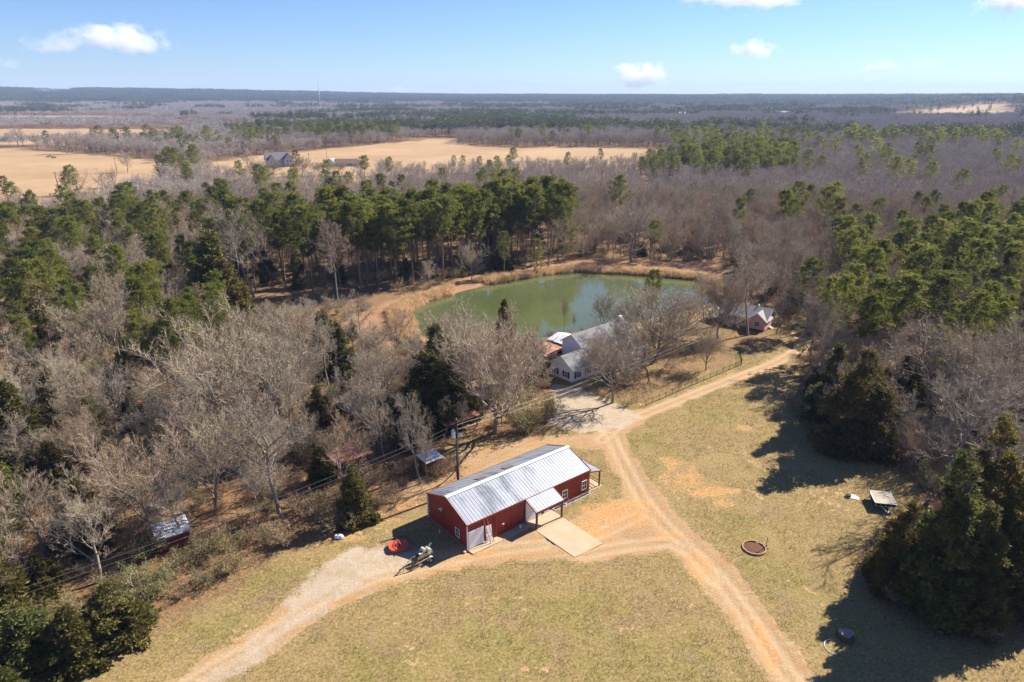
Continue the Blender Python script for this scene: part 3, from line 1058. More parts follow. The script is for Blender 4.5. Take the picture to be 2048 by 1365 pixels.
def variants():
    VAR['oak'] = [bare_tree(100 + i, 14, 'oak', 7) for i in range(5)]
    VAR['elm'] = [bare_tree(120 + i, 13, 'elm', 7) for i in range(3)]
    VAR['dome'] = [bare_tree(160 + i, 12, 'dome', 8) for i in range(3)]
    VAR['slim'] = [bare_tree(140 + i, 15, 'slim', 6) for i in range(5)]
    VAR['pine'] = [pine_tree(200 + i, 22, b, w) for i, (b, w) in enumerate([(.42, .165), (.5, .15), (.38, .18), (.55, .15), (.46, .14)])]
    VAR['pine_low'] = [pine_tree(230 + i, 12, .14, .22, 0, 40) for i in range(2)]
    VAR['cedar'] = [cedar_tree(300 + i, 8.5, r, 0, .04, p) for i, (r, p) in enumerate([(2.6, .85), (2.2, .75), (3.1, .7), (2.7, 1.0)])]
    VAR['cedar_big'] = [cedar_tree(340 + i, 13, r, 3, .03, p) for i, (r, p) in enumerate([(3.4, .85), (2.9, .8), (3.8, .75)])]
    VAR['bush'] = [shrub(400 + i, 3, 1.7, .55) for i in range(3)]
    VAR['brush'] = [shrub(420 + i, 3, 1.7, .32, M_DEADLEAF) for i in range(3)]


variants()
NAT_H = {'dome': 12, 'cedar_big': 13, 'oak': 14 * .95, 'elm': 13 * .92, 'slim': 15 * .98, 'pine': 22.3, 'pine_low': 12.3, 'cedar': 8.6, 'bush': 3.0, 'brush': 3.0}
KIND_NAME = {'dome': 'bare_tree', 'cedar_big': 'cedar_tree', 'oak': 'bare_tree', 'elm': 'bare_tree', 'slim': 'bare_tree', 'pine': 'pine_tree', 'pine_low': 'pine_tree', 'cedar': 'cedar_tree', 'bush': 'evergreen_bush', 'brush': 'brush_clump'}
PART_NAMES = {'bush': ('stem', 'foliage'), 'brush': ('stem', 'foliage')}
for k, vs in VAR.items():            # true heights of the grown meshes
    hs = []
    for a, b in vs:
        z = np.empty(len(b.vertices) * 3, np.float32)
        b.vertices.foreach_get('co', z)
        hs.append(float(np.percentile(z[2::3], 99.7)))
    NAT_H[k] = float(np.mean(hs))



def ground_z(x, y):
    h = float(land_h(x, y))
    if abs(x) < 140 and 20 < y < 300:
        h += float(hole(np.array([x]), np.array([y]))[0])
    return h


PLANTS = []        # every single tree or bush: dict(kind, x, y, h, rot, var, wide, fixed label)


def plant(kind, x, y, h, rot=None, var=None, wide=1.0, label=None, group=None, lean=(0, 0)):
    rng = random.Random(int(x * 977) * 31 + int(y * 631))
    PLANTS.append(dict(kind=kind, x=x, y=y, h=h, rot=rng.uniform(0, 6.283) if rot is None else rot,
                       var=rng.randrange(len(VAR[kind])) if var is None else var, wide=wide, label=label, group=group, lean=lean))


def plant_px(kind, px, py, top, wide=1.0, label=None, **kw):
    """Plant where the foot of the tree is seen, as tall as its top is seen."""
    x, y = G(px, py)
    plant(kind, x, y, height_to(px, py, top), wide=wide, label=label, **kw)


def put(p, label, group):
    k = p['kind']
    r = thing(KIND_NAME[k], label, {'bare_tree': 'bare tree', 'pine_tree': 'pine tree', 'cedar_tree': 'cedar tree', 'evergreen_bush': 'bush', 'brush_clump': 'bush'}[KIND_NAME[k]],
              (p['x'], p['y'], ground_z(p['x'], p['y']) - 0.05), p['rot'], group)
    r.rotation_euler = (p['lean'][0], p['lean'][1], p['rot'])
    s = p['h'] / NAT_H[k]
    r.scale = (s * p['wide'], s * p['wide'], s)
    tm, cm = VAR[k][p['var']]
    a, b = PART_NAMES.get(k, ('trunk', 'crown'))
    link(a, tm, r)
    link(b, cm, r)
    return r
# ------------------------------------------------------------------ the trees one can pick out, by the spot where each one stands
NEAR_BARN = 'trees around the barn and the houses'
T = plant_px
# bare trees near the buildings
T('dome', 990, 866, 605, 1.0, 'tall bare tree with spreading crown standing right of the utility pole')
T('dome', 1225, 806, 655, 1.0, 'bare tree beside the gravel path in front of the white house')
T('dome', 1308, 724, 562, 1.25, 'large bare tree towering over the roof of the white house')
T('dome', 1412, 741, 655, 0.85, 'small round-headed bare tree inside the fenced yard')
T('dome', 1436, 678, 545, 1.0, 'dark bare tree in front of the left end of the pink house')
T('slim', 1496, 671, 505, 1.35, 'tall bare tree leaning over the front gable of the pink house')
T('slim', 1553, 668, 590, 1.2, 'slender bare tree at the right corner of the pink house')
T('slim', 1408, 640, 545, 1.3, 'dark bare tree between the pond and the porch of the pink house')
T('dome', 1250, 668, 600, 1.0, 'bare tree on the pond shore behind the white house')
T('dome', 1372, 662, 575, .9, 'brownish bare tree between the white house and the pink house')
T('dome', 1345, 705, 610, .9, 'bare tree right of the white house steps')
T('dome', 1236, 752, 628, .9, 'bare tree in front of the middle of the white house')
T('dome', 1205, 662, 585, .8, 'bare tree on the shore rising behind the ridge of the white house')
T('oak', 1282, 740, 640, .9, 'bare tree growing against the porch of the white house')
T('slim', 1470, 640, 535, 1.3, 'bare tree behind the roof of the pink house')
T('dome', 1530, 615, 520, 1.0, 'bare tree rising behind the right end of the pink house')
T('slim', 1128, 668, 590, 0.5, 'thin upright sapling between the pond and the rusty carport')
T('slim', 1148, 664, 625, 0.7, 'small bare sapling on the shore just right of the thin upright one')
T('elm', 1330, 735, 668, 0.8, 'leaning crape myrtle tree beside the steps of the white house', lean=(0.25, -0.3))
T('dome', 1062, 778, 660, 1.0, 'bare tree standing against the left wall of the white house')
T('dome', 935, 815, 612, 1.1, 'broad bare tree between the dark cedar and the white house')
# the big bare trees on the right
T('dome', 1902, 852, 618, 1.25, 'broad bare oak in the right woods with its forked trunk in the clear')
T('oak', 1938, 900, 690, 1.0, 'leaning bare tree beside the rusty red post', lean=(0.1, 0.18))
T('elm', 1822, 940, 835, 0.9, 'low sprawling bare tree above the covered trailer')
T('oak', 1888, 988, 700, 1.1, 'tall bare oak at the lawn edge right of the covered trailer', var=1)
T('slim', 2010, 800, 650, 1.2, 'bare tree at the right edge above the dark cedars')
T('oak', 1975, 985, 820, .9, 'bare tree behind the tall foreground cedar')
# left wood
T('elm', 305, 1062, 838, 1.1, 'pale fan-shaped bare tree behind the red shed')
T('elm', 432, 1022, 800, 1.0, 'fan-shaped bare tree between the two leftmost sheds')
T('slim', 562, 1035, 775, 1.3, 'tall pale bare tree at the lawn edge left of the barn')
T('elm', 450, 880, 610, 1.25, 'very wide pale bare tree in the middle of the left wood')
T('elm', 560, 860, 640, 1.1, 'grey bare tree just right of the very wide pale one')
T('oak', 200, 1165, 985, 1.1, 'reddish bare tree at the lower left above the bushes')
T('oak', 90, 1120, 930, 1.0, 'reddish bare tree at the left edge of the photo')
T('slim', 512, 605, 405, 1.2, 'pale dead tree at the left end of the pine stand')
T('slim', 676, 610, 435, .9, 'pale bare trunk in front of the pine stand')
T('oak', 722, 668, 575, .9, 'small bare tree on the straw covered bank')
T('oak', 860, 575, 512, 1.2, 'whitish bare tree leaning over the pond bank')
T('slim', 790, 730, 610, 1.2, 'bare tree in the reeds at the left end of the pond')
T('elm', 885, 720, 605, 1.1, 'bare tree standing at the pond edge behind the dark cedar')
T('slim', 1096, 535, 432, 1.6, 'bare tree with a forked trunk at the right end of the pine stand')
T('oak', 1262, 525, 390, 1.2, 'olive-tinged round bare tree on the far pond bank')
T('slim', 842, 968, 780, .8, 'slim young tree just left of the utility pole')
T('slim', 770, 930, 790, .9, 'crooked bare tree between the rusty roof and the pale shed roof')
T('oak', 690, 985, 815, .9, 'brown bare tree left of the pale roofed shed')
# dark cedars
T('cedar_big', 880, 838, 655, 1.25, 'dark full cedar with bronze tips left of the big bare tree', var=2)
T('cedar', 655, 745, 625, 1.15, 'bronze-green cedar near the reedy left end of the pond')
T('cedar_big', 1705, 895, 705, 1.2, 'large dark cedar at the right lawn edge, nearest to the track', var=2)
T('cedar_big', 1655, 845, 690, 1.2, 'bushy dark cedar just behind the large one at the right lawn edge', var=0)
T('cedar', 1625, 800, 735, 1.1, 'small dark cedar where the track enters the shade')
T('cedar_big', 1861, 1218, 900, .95, 'tallest dark cedar in the lower right corner of the lawn', var=1)
T('cedar_big', 1790, 1168, 1008, 1.1, 'wide cedar in front of the tallest one at the lower right', var=2)
T('cedar', 1756, 1150, 1098, 1.2, 'small dark cedar at the left end of the lower right clump', var=0)
T('cedar_big', 1925, 1232, 1015, 1.1, 'low dark cedar at the front of the lower right clump', var=0)
T('cedar_big', 1935, 1150, 832, .9, 'dark cedar behind the lower right clump, with the highest tip', var=1)
T('cedar_big', 1995, 1200, 965, 1.0, 'dark cedar right of the tallest one at the lower right', var=2)
T('brush', 1965, 1265, 1225, 1.6, 'brown brush at the foot of the lower right cedar clump')
T('cedar', 712, 1040, 930, 1.0, 'cedar at the lawn edge left of the barn', var=0)
T('cedar', 118, 985, 885, 1.2, 'dark cedar among grey bare trees at the left', var=1)
T('cedar', 45, 930, 765, 1.3, 'olive cedar at the left photo edge', var=3)
T('cedar', 190, 900, 800, 1.4, 'broad olive cedar in the left wood', var=0)
T('cedar', 60, 1345, 1215, 1.5, 'dark cedar in the lower left corner', var=2)
T('cedar', 155, 1325, 1215, 1.4, 'dark cedar second from the lower left corner', var=0)
T('cedar', 235, 1272, 1165, 1.4, 'dark cedar at the lawn edge in the lower left', var=2)
T('cedar', 15, 1250, 1100, 1.3, 'cedar at the left photo edge above the corner bushes', var=3)
T('cedar', 440, 640, 465, 1.3, 'tall olive cedar left of the pine stand', var=1)
T('cedar', 465, 655, 520, 1.2, 'light green cedar at the foot of the tall olive one', var=3)
T('cedar', 1010, 680, 578, .8, 'dark cedar top showing against the pond water', var=1)
T('cedar', 1150, 880, 905, 1.0, None) if False else None
T('bush', 1052, 862, 775, 1.0, 'big dark evergreen bush right of the tall bare tree')
T('bush', 1095, 838, 790, 1.0, 'dark evergreen bush at the end of the gravel path')
T('cedar', 832, 890, 782, 1.0, 'light green young cedar beside the rusty roof', var=3)
T('bush', 420, 1112, 1060, 1.1, 'green bush at the right corner of the red shed')
T('bush', 285, 1120, 1066, 1.3, 'yellow-green bush at the left end of the red shed')
# pines
T('pine', 1612, 662, 515, 1.15, 'lone pine where the track meets the trees', var=0)
T('pine', 1768, 742, 545, 1.35, 'big pine on the right with its trunk in the clear', var=1)
T('pine', 1745, 720, 560, 1.2, 'big pine just left of the one with its trunk in the clear', var=2)
T('pine', 1850, 730, 540, 1.3, 'big dark pine right of the one with its trunk in the clear', var=0)
T('pine', 318, 700, 524, 1.15, 'tall pine with bare slanting trunk in the left wood', var=3)
T('pine', 108, 722, 521, 1.25, 'tallest pine near the left photo edge', var=2)
T('pine', 168, 712, 555, 1.1, 'pine right of the tallest one near the left photo edge', var=4)
T('pine', 1300, 655, 540, 1.0, 'pine top showing against the water behind the white house', var=2)
T('pine', 20, 408, 352, 1.25, 'lone dark pine at the edge of the left pasture', var=2)
T('pine', 1015, 480, 338, 1.1, 'tall dark pine rising behind the pine stand', var=2)
T('pine', 1240, 450, 350, 1.2, 'round dark pine above the olive bare tree', var=2)
T('pine_low', 1075, 550, 470, .8, 'young pine at the far corner of the pond')
T('pine_low', 1140, 520, 440, 1.1, 'small pine at the right end of the pine stand')
T('pine', 2040, 790, 620, 1.2, 'pine at the right photo edge above the bare oak', var=0)
T('pine', 1590, 470, 362, 1.2, 'round pine left of three standing together in the right background', var=2)
T('pine', 1640, 490, 370, 1.1, 'middle pine of three standing together in the right background', var=0)
T('pine', 1665, 500, 395, 1.0, 'right pine of three standing together in the right background', var=4)

# hedgerow trees in the far left pasture
for i, (px, py, top, w, k) in enumerate([(20, 291, 266, 1.2, 'oak'), (37, 292, 252, 1.3, 'oak'), (47, 292, 262, 1.2, 'oak'), (75, 293, 264, 1.3, 'oak'), (88, 293, 268, 1.2, 'oak'),
                                         (135, 308, 264, 1.5, 'oak'), (148, 309, 274, 1.3, 'oak'), (182, 303, 262, 1.2, 'oak'), (205, 304, 262, 1.2, 'slim'), (160, 390, 330, 1.3, 'elm'), (205, 385, 336, 1.2, 'oak'),
                                         (230, 375, 332, 1.2, 'elm'), (255, 345, 300, 1.2, 'oak'), (500, 345, 297, 1.3, 'oak'), (410, 330, 300, 1.2, 'oak')]):
    where = ['first from the left photo edge', 'second from the left photo edge', 'third from the left photo edge', 'fourth from the left photo edge', 'fifth from the left photo edge',
             'with the broadest crown', 'leaning beside the broadest one', 'just right of the broadest one', 'slim, right of the broadest pair'][i] if i < 9 else \
        ['pale, behind the gate of the near pasture', 'second right of the pasture gate', 'third right of the pasture gate', 'at the right end of the left pasture', 'pale and dead-looking, left of the grey farmhouse', 'at the near corner of the centre pasture'][i - 9]
    T(k, px, py, top, w, 'bare pasture tree ' + where, group='bare trees along the pasture edges')

for px, py, top, w, lab in [(520, 360, 322, 1.3, 'bare tree left of the grey farmhouse before the centre pasture'), (546, 356, 324, 1.2, 'bare tree in front of the left end of the grey farmhouse'), (604, 352, 318, 1.2, 'bare tree at the right end of the grey farmhouse'),
                            (640, 352, 326, 1.3, 'bare tree left of the small cottage roof by the centre pasture'), (676, 352, 326, 1.3, 'bare tree in front of the left end of the brown roofed house'), (722, 350, 322, 1.3, 'bare tree at the right end of the brown roofed house'), (770, 352, 322, 1.4, 'bare tree well right of the brown roofed house')]:
    T('dome', px, py, top - 7, w, lab, group='bare trees along the pasture edges')
T('pine', 596, 346, 300, 1.2, 'single pine beside the grey farmhouse', var=2)
for px, py, top, w in [(610, 655, 590, 1.2), (580, 672, 600, 1.2), (650, 640, 588, 1.2), (690, 632, 590, 1.2), (640, 690, 630, 1.2), (705, 700, 628, 1.3), (745, 712, 640, 1.3), (560, 700, 640, 1.3)]:
    T('oak' if px % 20 else 'elm', px, py, top, w, None)

for px, py, top, w in [(330, 962, 882, 1.3), (505, 935, 852, 1.2), (612, 910, 832, 1.2), (250, 992, 915, 1.3), (640, 845, 772, 1.2), (30, 1020, 930, 1.4), (705, 828, 745, 1.2), (772, 858, 792, 1.2), (645, 965, 892, 1.2), (560, 800, 735, 1.2), (140, 1090, 1010, 1.3), (385, 860, 790, 1.2), (90, 1190, 1110, 1.4), (270, 860, 790, 1.3)]:
    T('cedar', px, py, top, w, None)
for px, py, top, w in [(330, 1150, 1112, 1.3), (300, 1200, 1150, 1.5), (230, 1215, 1170, 1.4), (360, 1135, 1100, 1.2), (470, 1100, 1062, 1.2), (540, 1085, 1050, 1.2), (640, 1030, 998, 1.2), (120, 1245, 1195, 1.5), (60, 1180, 1130, 1.5), (410, 1165, 1130, 1.3)]:
    T('bush', px, py, top, w, None)
for px, py, top in [(862, 946, 915), (876, 950, 922), (893, 948, 918), (905, 935, 905)]:
    T('brush', px, py, top, 1.2, None)
for px, py, top, w in [(735, 948, 850, 1.0), (690, 945, 840, 1.1), (895, 862, 790, 1.0), (925, 872, 800, .9), (855, 962, 850, .8)]:
    T('slim', px, py, top, w, None)

EXPLICIT = len(PLANTS)

# ------------------------------------------------------------------ woods: scattered trees, thinned so that the roofs stay in sight
prng = np.random.default_rng(77)


def poisson(x0, x1, y0, y1, r, keep, jitter=1.0):
    """Blue-noise spots: a jittered grid, then a neighbour test."""
    s = r * 0.95
    ix = np.arange(x0, x1, s)
    iy = np.arange(y0, y1, s)
    X, Y = np.meshgrid(ix, iy)
    X = X.ravel() + prng.uniform(-.48, .48, X.size) * s * jitter
    Y = Y.ravel() + prng.uniform(-.48, .48, Y.size) * s * jitter
    m = keep(X, Y)
    X, Y = X[m], Y[m]
    o = prng.permutation(len(X))
    cell, out = {}, []
    rr = (r * .62) ** 2
    for i in o:
        cx, cy = int(X[i] // r), int(Y[i] // r)
        ok = True
        for a in (-1, 0, 1):
            for b in (-1, 0, 1):
                for (u, v) in cell.get((cx + a, cy + b), ()):
                    if (u - X[i]) ** 2 + (v - Y[i]) ** 2 < rr:
                        ok = False
                        break
        if ok:
            cell.setdefault((cx, cy), []).append((X[i], Y[i]))
            out.append((X[i], Y[i]))
    return np.array(out)


def in_view(X, Y, margin=1.18):
    f = Y * _c + CAM_H * _s
    return (np.abs(X) < f * 0.75 * margin + 14) & (Y > 22)


FIELD_NEAR = [p for p in (LEFT_FIELD, MID_FIELD, CENTRE_FIELD, SIDE_FIELD)]


def woods(X, Y, pad=1.0):
    m = in_view(X, Y)
    m &= poly_sd(X, Y, CLEARING) > pad + 1.2 * (vnoise(X / 4, Y / 4, 3) - .5)
    m &= ~in_poly(X, Y, BANK) | (prng.random(X.shape) < 0.05)
    m &= poly_sd(X, Y, POND) > 2
    for p in FIELD_NEAR:
        m &= ~in_poly(X, Y, p)
    return m


# (picture box kept clear, distance of what stands there)
KEEP = [((335, 1026, 392, 1075), 66), ((674, 890, 718, 922), 90), ((845, 895, 900, 935), 84), ((895, 815, 962, 850), 98), ((905, 835, 930, 985), 78),
        ((1090, 655, 1320, 800), 112), ((1040, 540, 1330, 665), 140), ((720, 600, 1130, 645), 160), ((800, 560, 1100, 620), 165), ((1425, 595, 1570, 672), 140), ((840, 890, 1215, 1110), 60),
        ((480, 430, 1150, 590), 178), ((1930, 835, 1960, 900), 90), ((1150, 500, 1440, 545), 195), ((1740, 985, 1800, 1030), 70)]


def blocks(x, y, h, k):
    r = h * {'oak': .42, 'elm': .45, 'slim': .3, 'pine': .17, 'pine_low': .2, 'cedar': .26, 'bush': .5, 'brush': .5, 'dome': .5, 'cedar_big': .26}[k]
    u0, v1 = PX(x, y, 0)
    ut, v0 = PX(x, y, h)
    f = y * _c + (CAM_H - h * .6) * _s
    pr = FPX * r / f
    for (a, b, c2, d), dist in KEEP:
        if y < dist and u0 + pr > a and u0 - pr < c2 and v0 < d and v1 > b:
            return True
    return False


STAND = gp((465, 650), (600, 640), (740, 605), (860, 572), (1000, 543), (1155, 520), (1165, 484), (1000, 494), (860, 508), (700, 530), (470, 548))


def kind_at(x, y):
    """What grows at a spot, from where it is seen in the picture."""
    px, py = PX(x, y, 0)
    q = prng.random()
    cl = vnoise(x / 16, y / 16, 5)
    if in_poly(np.array([x]), np.array([y]), STAND)[0]:                  # the pine stand across the pond
        return 'pine' if q < .80 else ('slim' if q < .92 else 'cedar')
    if 470 < px < 1120 and 440 <= py <= 560:
        return 'pine' if q < .14 else ('slim' if q < .7 else 'oak')
    if px > 1640 and 530 < py < 830 or px > 1850 and 480 < py < 640:    # right pines
        return 'pine' if q < .46 else ('cedar' if q < .56 else ('oak' if q < .88 else 'slim'))
    if px > 1560 and 440 < py <= 530:
        return 'pine' if q < (.30 if cl > .70 else .05) else ('oak' if q < .75 else 'slim')
    if px < 480 and 440 < py < 800:
        return 'pine' if q < (.42 if cl > .52 else .10) else ('cedar' if q < .52 else ('slim' if q < .85 else ('elm' if q < .92 else 'oak')))
    if px < 700 and py >= 800:
        return 'cedar' if q < .25 else ('pine' if q < .27 else ('slim' if q < .50 else ('elm' if q < .75 else 'oak')))
    if 600 < px < 1110 and 640 < py < 900:
        return 'cedar' if q < .20 else ('slim' if q < .45 else ('elm' if q < .72 else 'oak'))
    if px > 1780 and py > 780:
        return 'cedar' if q < .34 else ('oak' if q < .7 else 'elm')
    if 1150 < px < 1560 and 430 < py < 530:
        return 'cedar' if q < .06 else ('pine' if q < .08 else ('oak' if q < .65 else 'slim'))
    pine = .30 if cl > .80 else .02
    return 'pine' if q < pine else ('cedar' if q < pine + .03 else ('oak' if q < .62 else ('slim' if q < .9 else 'elm')))


HT = {'oak': (9, 14), 'elm': (8, 12), 'slim': (10, 16), 'pine': (13, 19), 'pine_low': (6, 10), 'cedar': (4.5, 8.5), 'bush': (1.8, 3.6), 'brush': (1.6, 3.4)}
taken = [(p['x'], p['y'], p['h']) for p in PLANTS]
tk = np.array(taken)
spots = poisson(-330, 330, 30, 330, 5.0, lambda X, Y: woods(X, Y, 1.4) & (np.hypot(X, Y) < 330))
for x, y in spots:
    if np.min((tk[:, 0] - x) ** 2 + (tk[:, 1] - y) ** 2) < 3.0 ** 2:
        continue
    k = kind_at(x, y)
    lo, hi = HT[k]
    h = lo + (hi - lo) * prng.random()
    if y < 90 and k in ('oak', 'elm', 'slim'):
        h *= .85
    if y < 125 and k == 'cedar':
        h *= 1.25
    px, py = PX(x, y, 0)
    if k == 'pine' and in_poly(np.array([x]), np.array([y]), STAND)[0]:
        h = 19.5 + 5.5 * prng.random()
    if blocks(x, y, h, k):
        k2 = 'brush' if prng.random() < .6 else 'cedar'
        h2 = 1.8 + 1.2 * prng.random() if k2 == 'brush' else 3 + 1.5 * prng.random()
        if blocks(x, y, h2, k2) or y > 170:
            continue
        k, h = k2, h2
    plant(k, float(x), float(y), float(h), wide=float(prng.uniform(.85, 1.2)))
# understorey
spots = poisson(-190, 190, 30, 235, 3.5, lambda X, Y: woods(X, Y, .3) & (np.hypot(X, Y) < 250))
for x, y in spots:
    k = 'bush' if prng.random() < .48 else 'brush'
    h = 1.3 + 2.9 * prng.random() ** 1.4
    if blocks(x, y, h, k) or (prng.random() < .25 and y > 120):
        continue
    plant(k, float(x), float(y), float(h), wide=float(prng.uniform(.9, 1.4)))
# shrubs along the house and the pond
for px, py, top, w, lab in [(1168, 775, 764, 1, 'clipped evergreen bush nearest the corner of the white house'), (1180, 783, 770, 1.0, 'clipped evergreen bush second from the corner of the white house'), (1192, 790, 777, 1.0, 'clipped evergreen bush third from the corner of the white house'),
                             (1204, 797, 784, 1.0, 'clipped evergreen bush fourth from the corner of the white house'), (1213, 803, 790, 1.0, 'clipped evergreen bush next to the bare tree by the path'), (1252, 812, 795, 1.2, 'grey-green bush by the yard gate')]:
    T('bush', px, py, top, w, lab, group='bushes lining the gravel path')
for px, py, top in [(1098, 668, 652), (1112, 668, 655), (1165, 660, 648), (1182, 655, 640), (1200, 650, 636), (1140, 663, 654)]:
    T('brush', px, py, top, 1.2, None)
for px, py, top in [(1250, 770, 735), (1262, 760, 728), (1240, 745, 715), (1275, 748, 722), (1225, 765, 740), (1338, 742, 722), (1255, 735, 708), (1460, 655, 640), (1480, 660, 648), (1445, 650, 636), (1575, 655, 636)]:
    T('brush', px, py, top, 1.2, None)
# ------------------------------------------------------------------ choose the ones that show largest; the rest become woodland masses
def apparent(p):
    return p['h'] / math.hypot(p['x'], p['y'], CAM_H)


def shows(p):
    u0, v0 = PX(p['x'], p['y'], 0)
    u1, v1 = PX(p['x'], p['y'], p['h'])
    return -60 < u0 < 2108 and v1 < 1365 and v0 > 0


for i, p in enumerate(PLANTS):
    p['explicit'] = p['label'] is not None
by = {}
for p in PLANTS:
    by.setdefault(KIND_NAME[p['kind']], []).append(p)
CAP = {'bare_tree': 295, 'pine_tree': 295, 'cedar_tree': 200, 'evergreen_bush': 220, 'brush_clump': 200}
SINGLES, REST = [], {}
for k, ps in by.items():
    ps.sort(key=lambda p: (not p['explicit'], not shows(p), -apparent(p)))
    SINGLES += [p for p in ps[:CAP[k]] if shows(p)]
    REST[k] = ps[CAP[k]:] + [p for p in ps[:CAP[k]] if not shows(p)]

# landmarks for telling the trees of the woods apart
MARKS = [('the red shed', G(350, 1090)), ('the barn', G(850, 1030)), ('the utility pole', G(917, 975)), ('the low rusty roof', G(700, 920)), ('the pale roofed shed', G(868, 930)),
         ('the rusty shed roof', G(925, 850)), ('the reedy left end of the pond', G(800, 650)), ('the far bank of the pond', G(1250, 520)), ('the far corner of the pond', G(1080, 535)),
         ('the white house', G(1110, 760)), ('the pink house', G(1560, 640)), ('the covered trailer', G(1800, 985)), ('the rusty red post', G(1945, 860)), ('the shaded bend of the track', G(1640, 760)),
         ('the lower left corner', G(60, 1330)), ('the left photo edge', G(10, 1000)), ('the straw covered bank', G(700, 610)), ('the left pasture', G(120, 410)), ('the centre pasture', G(760, 340)),
         ('the right photo edge', G(2040, 640)), ('the bushes of the lower right clump', G(2040, 1000)), ('the middle of the left wood', G(350, 750)), ('the left end of the pine stand', G(480, 560)),
         ('the middle of the pine stand', G(800, 500)), ('the wood beyond the pond', G(1250, 440)), ('the wood beyond the pink house', G(1650, 500)), ('the grey farmhouse', G(580, 345))]
cells = {}
ORD = 'first second third fourth fifth sixth seventh eighth ninth tenth eleventh twelfth thirteenth fourteenth fifteenth sixteenth seventeenth eighteenth nineteenth twentieth'.split()
ORD += ['%s-%s' % (t, o) for t in ('twenty', 'thirty', 'forty', 'fifty', 'sixty') for o in ORD[:9]]
for p in SINGLES:
    if p['label']:
        continue
    m = min(range(len(MARKS)), key=lambda i: (MARKS[i][1][0] - p['x']) ** 2 + (MARKS[i][1][1] - p['y']) ** 2)
    cells.setdefault((KIND_NAME[p['kind']], m), []).append(p)
WORD = {'bare_tree': 'leafless grey tree', 'pine_tree': 'green pine', 'cedar_tree': 'dark cedar', 'evergreen_bush': 'green bush', 'brush_clump': 'twiggy bush'}
for (k, m), ps in cells.items():
    w, mk = WORD[k], MARKS[m][0]
    grp = w + 's near ' + mk.replace('the ', '')
    if len(ps) == 1:
        ps[0]['label'] = 'single ' + w + ' standing near ' + mk
        ps[0]['group'] = grp
        continue
    sx = sorted(ps, key=lambda p: PX(p['x'], p['y'], p['h'])[0])
    done = set()

    def give(p, text):
        if id(p) not in done:
            done.add(id(p))
            p['label'], p['group'] = text, grp
    give(max(ps, key=lambda p: p['h']), 'tallest %s near %s' % (w, mk))
    give(sx[0], 'leftmost %s near %s' % (w, mk))
    give(sx[-1], 'rightmost %s near %s' % (w, mk))
    give(min(ps, key=lambda p: p['y']), 'nearest %s by %s' % (w, mk))
    give(max(ps, key=lambda p: p['y']), 'farthest %s by %s' % (w, mk))
    give(min(ps, key=lambda p: p['h']), 'shortest %s near %s' % (w, mk))
    for i, p in enumerate(sx):
        j = len(sx) - 1 - i
        if i <= j:
            give(p, '%s %s from the left, near %s' % (ORD[i], w, mk))
        else:
            give(p, '%s %s from the right, near %s' % (ORD[j], w, mk))
for p in SINGLES:
    put(p, p['label'], p['group'])

# ------------------------------------------------------------------ woodland masses (instanced)
M_FARBARE = bark_material('far_twigs', (0.29, 0.255, 0.235), (0.42, 0.38, 0.355), 0.45)
M_FARPINE = leaf_material('far_needles', (0.030, 0.046, 0.014), (0.100, 0.118, 0.032), (0.110, 0.115, 0.034), 0.3)


def clump(seed, kind, half=19.0, n=17):
    """A patch of woodland as seen from far off: crowns of small faces."""
    rng = np.random.default_rng(seed)
    cr = Acc()
    tr = Acc()
    for i in range(n):
        a, rr = rng.random() * 6.283, half * math.sqrt(rng.random())
        cx, cy = rr * math.cos(a), rr * math.sin(a)
        if kind == 'bare':
            h, w, m = rng.uniform(10, 16), rng.uniform(3.5, 6.0), 150
            d = unit(rng.normal(0, 1, (m, 3)))
            d[:, 2] = np.abs(d[:, 2]) * 1.0 - .25
            C = np.array([cx, cy, h * .60]) + d * np.array([w, w, h * .40]) * (rng.random((m, 1)) ** .4)
            dd = unit(rng.normal(0, 1, (m, 3)) + np.array([0, 0, 1.2]) + d * .8)
            V, f = leafy(rng, C, dd, rng.uniform(1.0, 2.2, m), rng.uniform(.18, .42, m))
            cr.q(V, f)
        else:
            h, w, m = rng.uniform(15, 23), rng.uniform(2.4, 3.8), 80
            d = unit(rng.normal(0, 1, (m, 3)))
            C = np.array([cx, cy, h * .72]) + d * np.array([w, w, h * .27]) * (rng.random((m, 1)) ** .4)
            dd = unit(rng.normal(0, 1, (m, 3)) + np.array([0, 0, .8]))
            V, f = leafy(rng, C, dd, rng.uniform(1.0, 1.9, m), rng.uniform(.6, 1.1, m))
            cr.q(V, f, np.repeat(np.clip(rng.random(m), 0, 1), 4))
            V, f = spikes(rng, np.array([[cx, cy, 0.0]]), np.array([[0, 0, 1.0]]), np.array([h]), .6)
            tr.t(V, f)
    o = []
    o.append(cr.mesh('crowns', M_FARBARE if kind == 'bare' else M_FARPINE, attr=True))
    if tr.n:
        o.append(tr.mesh('trunks', M_PBARK))
    return o


def source_set(name, items):
    """A collection of child collections; each child is one plant to be instanced."""
    c = bpy.data.collections.new(name)
    for i, meshes in enumerate(items):
        ch = bpy.data.collections.new('%s_%02d' % (name, i))
        for m in meshes:
            ch.objects.link(bpy.data.objects.new('source', m))
        c.children.link(ch)
    return c


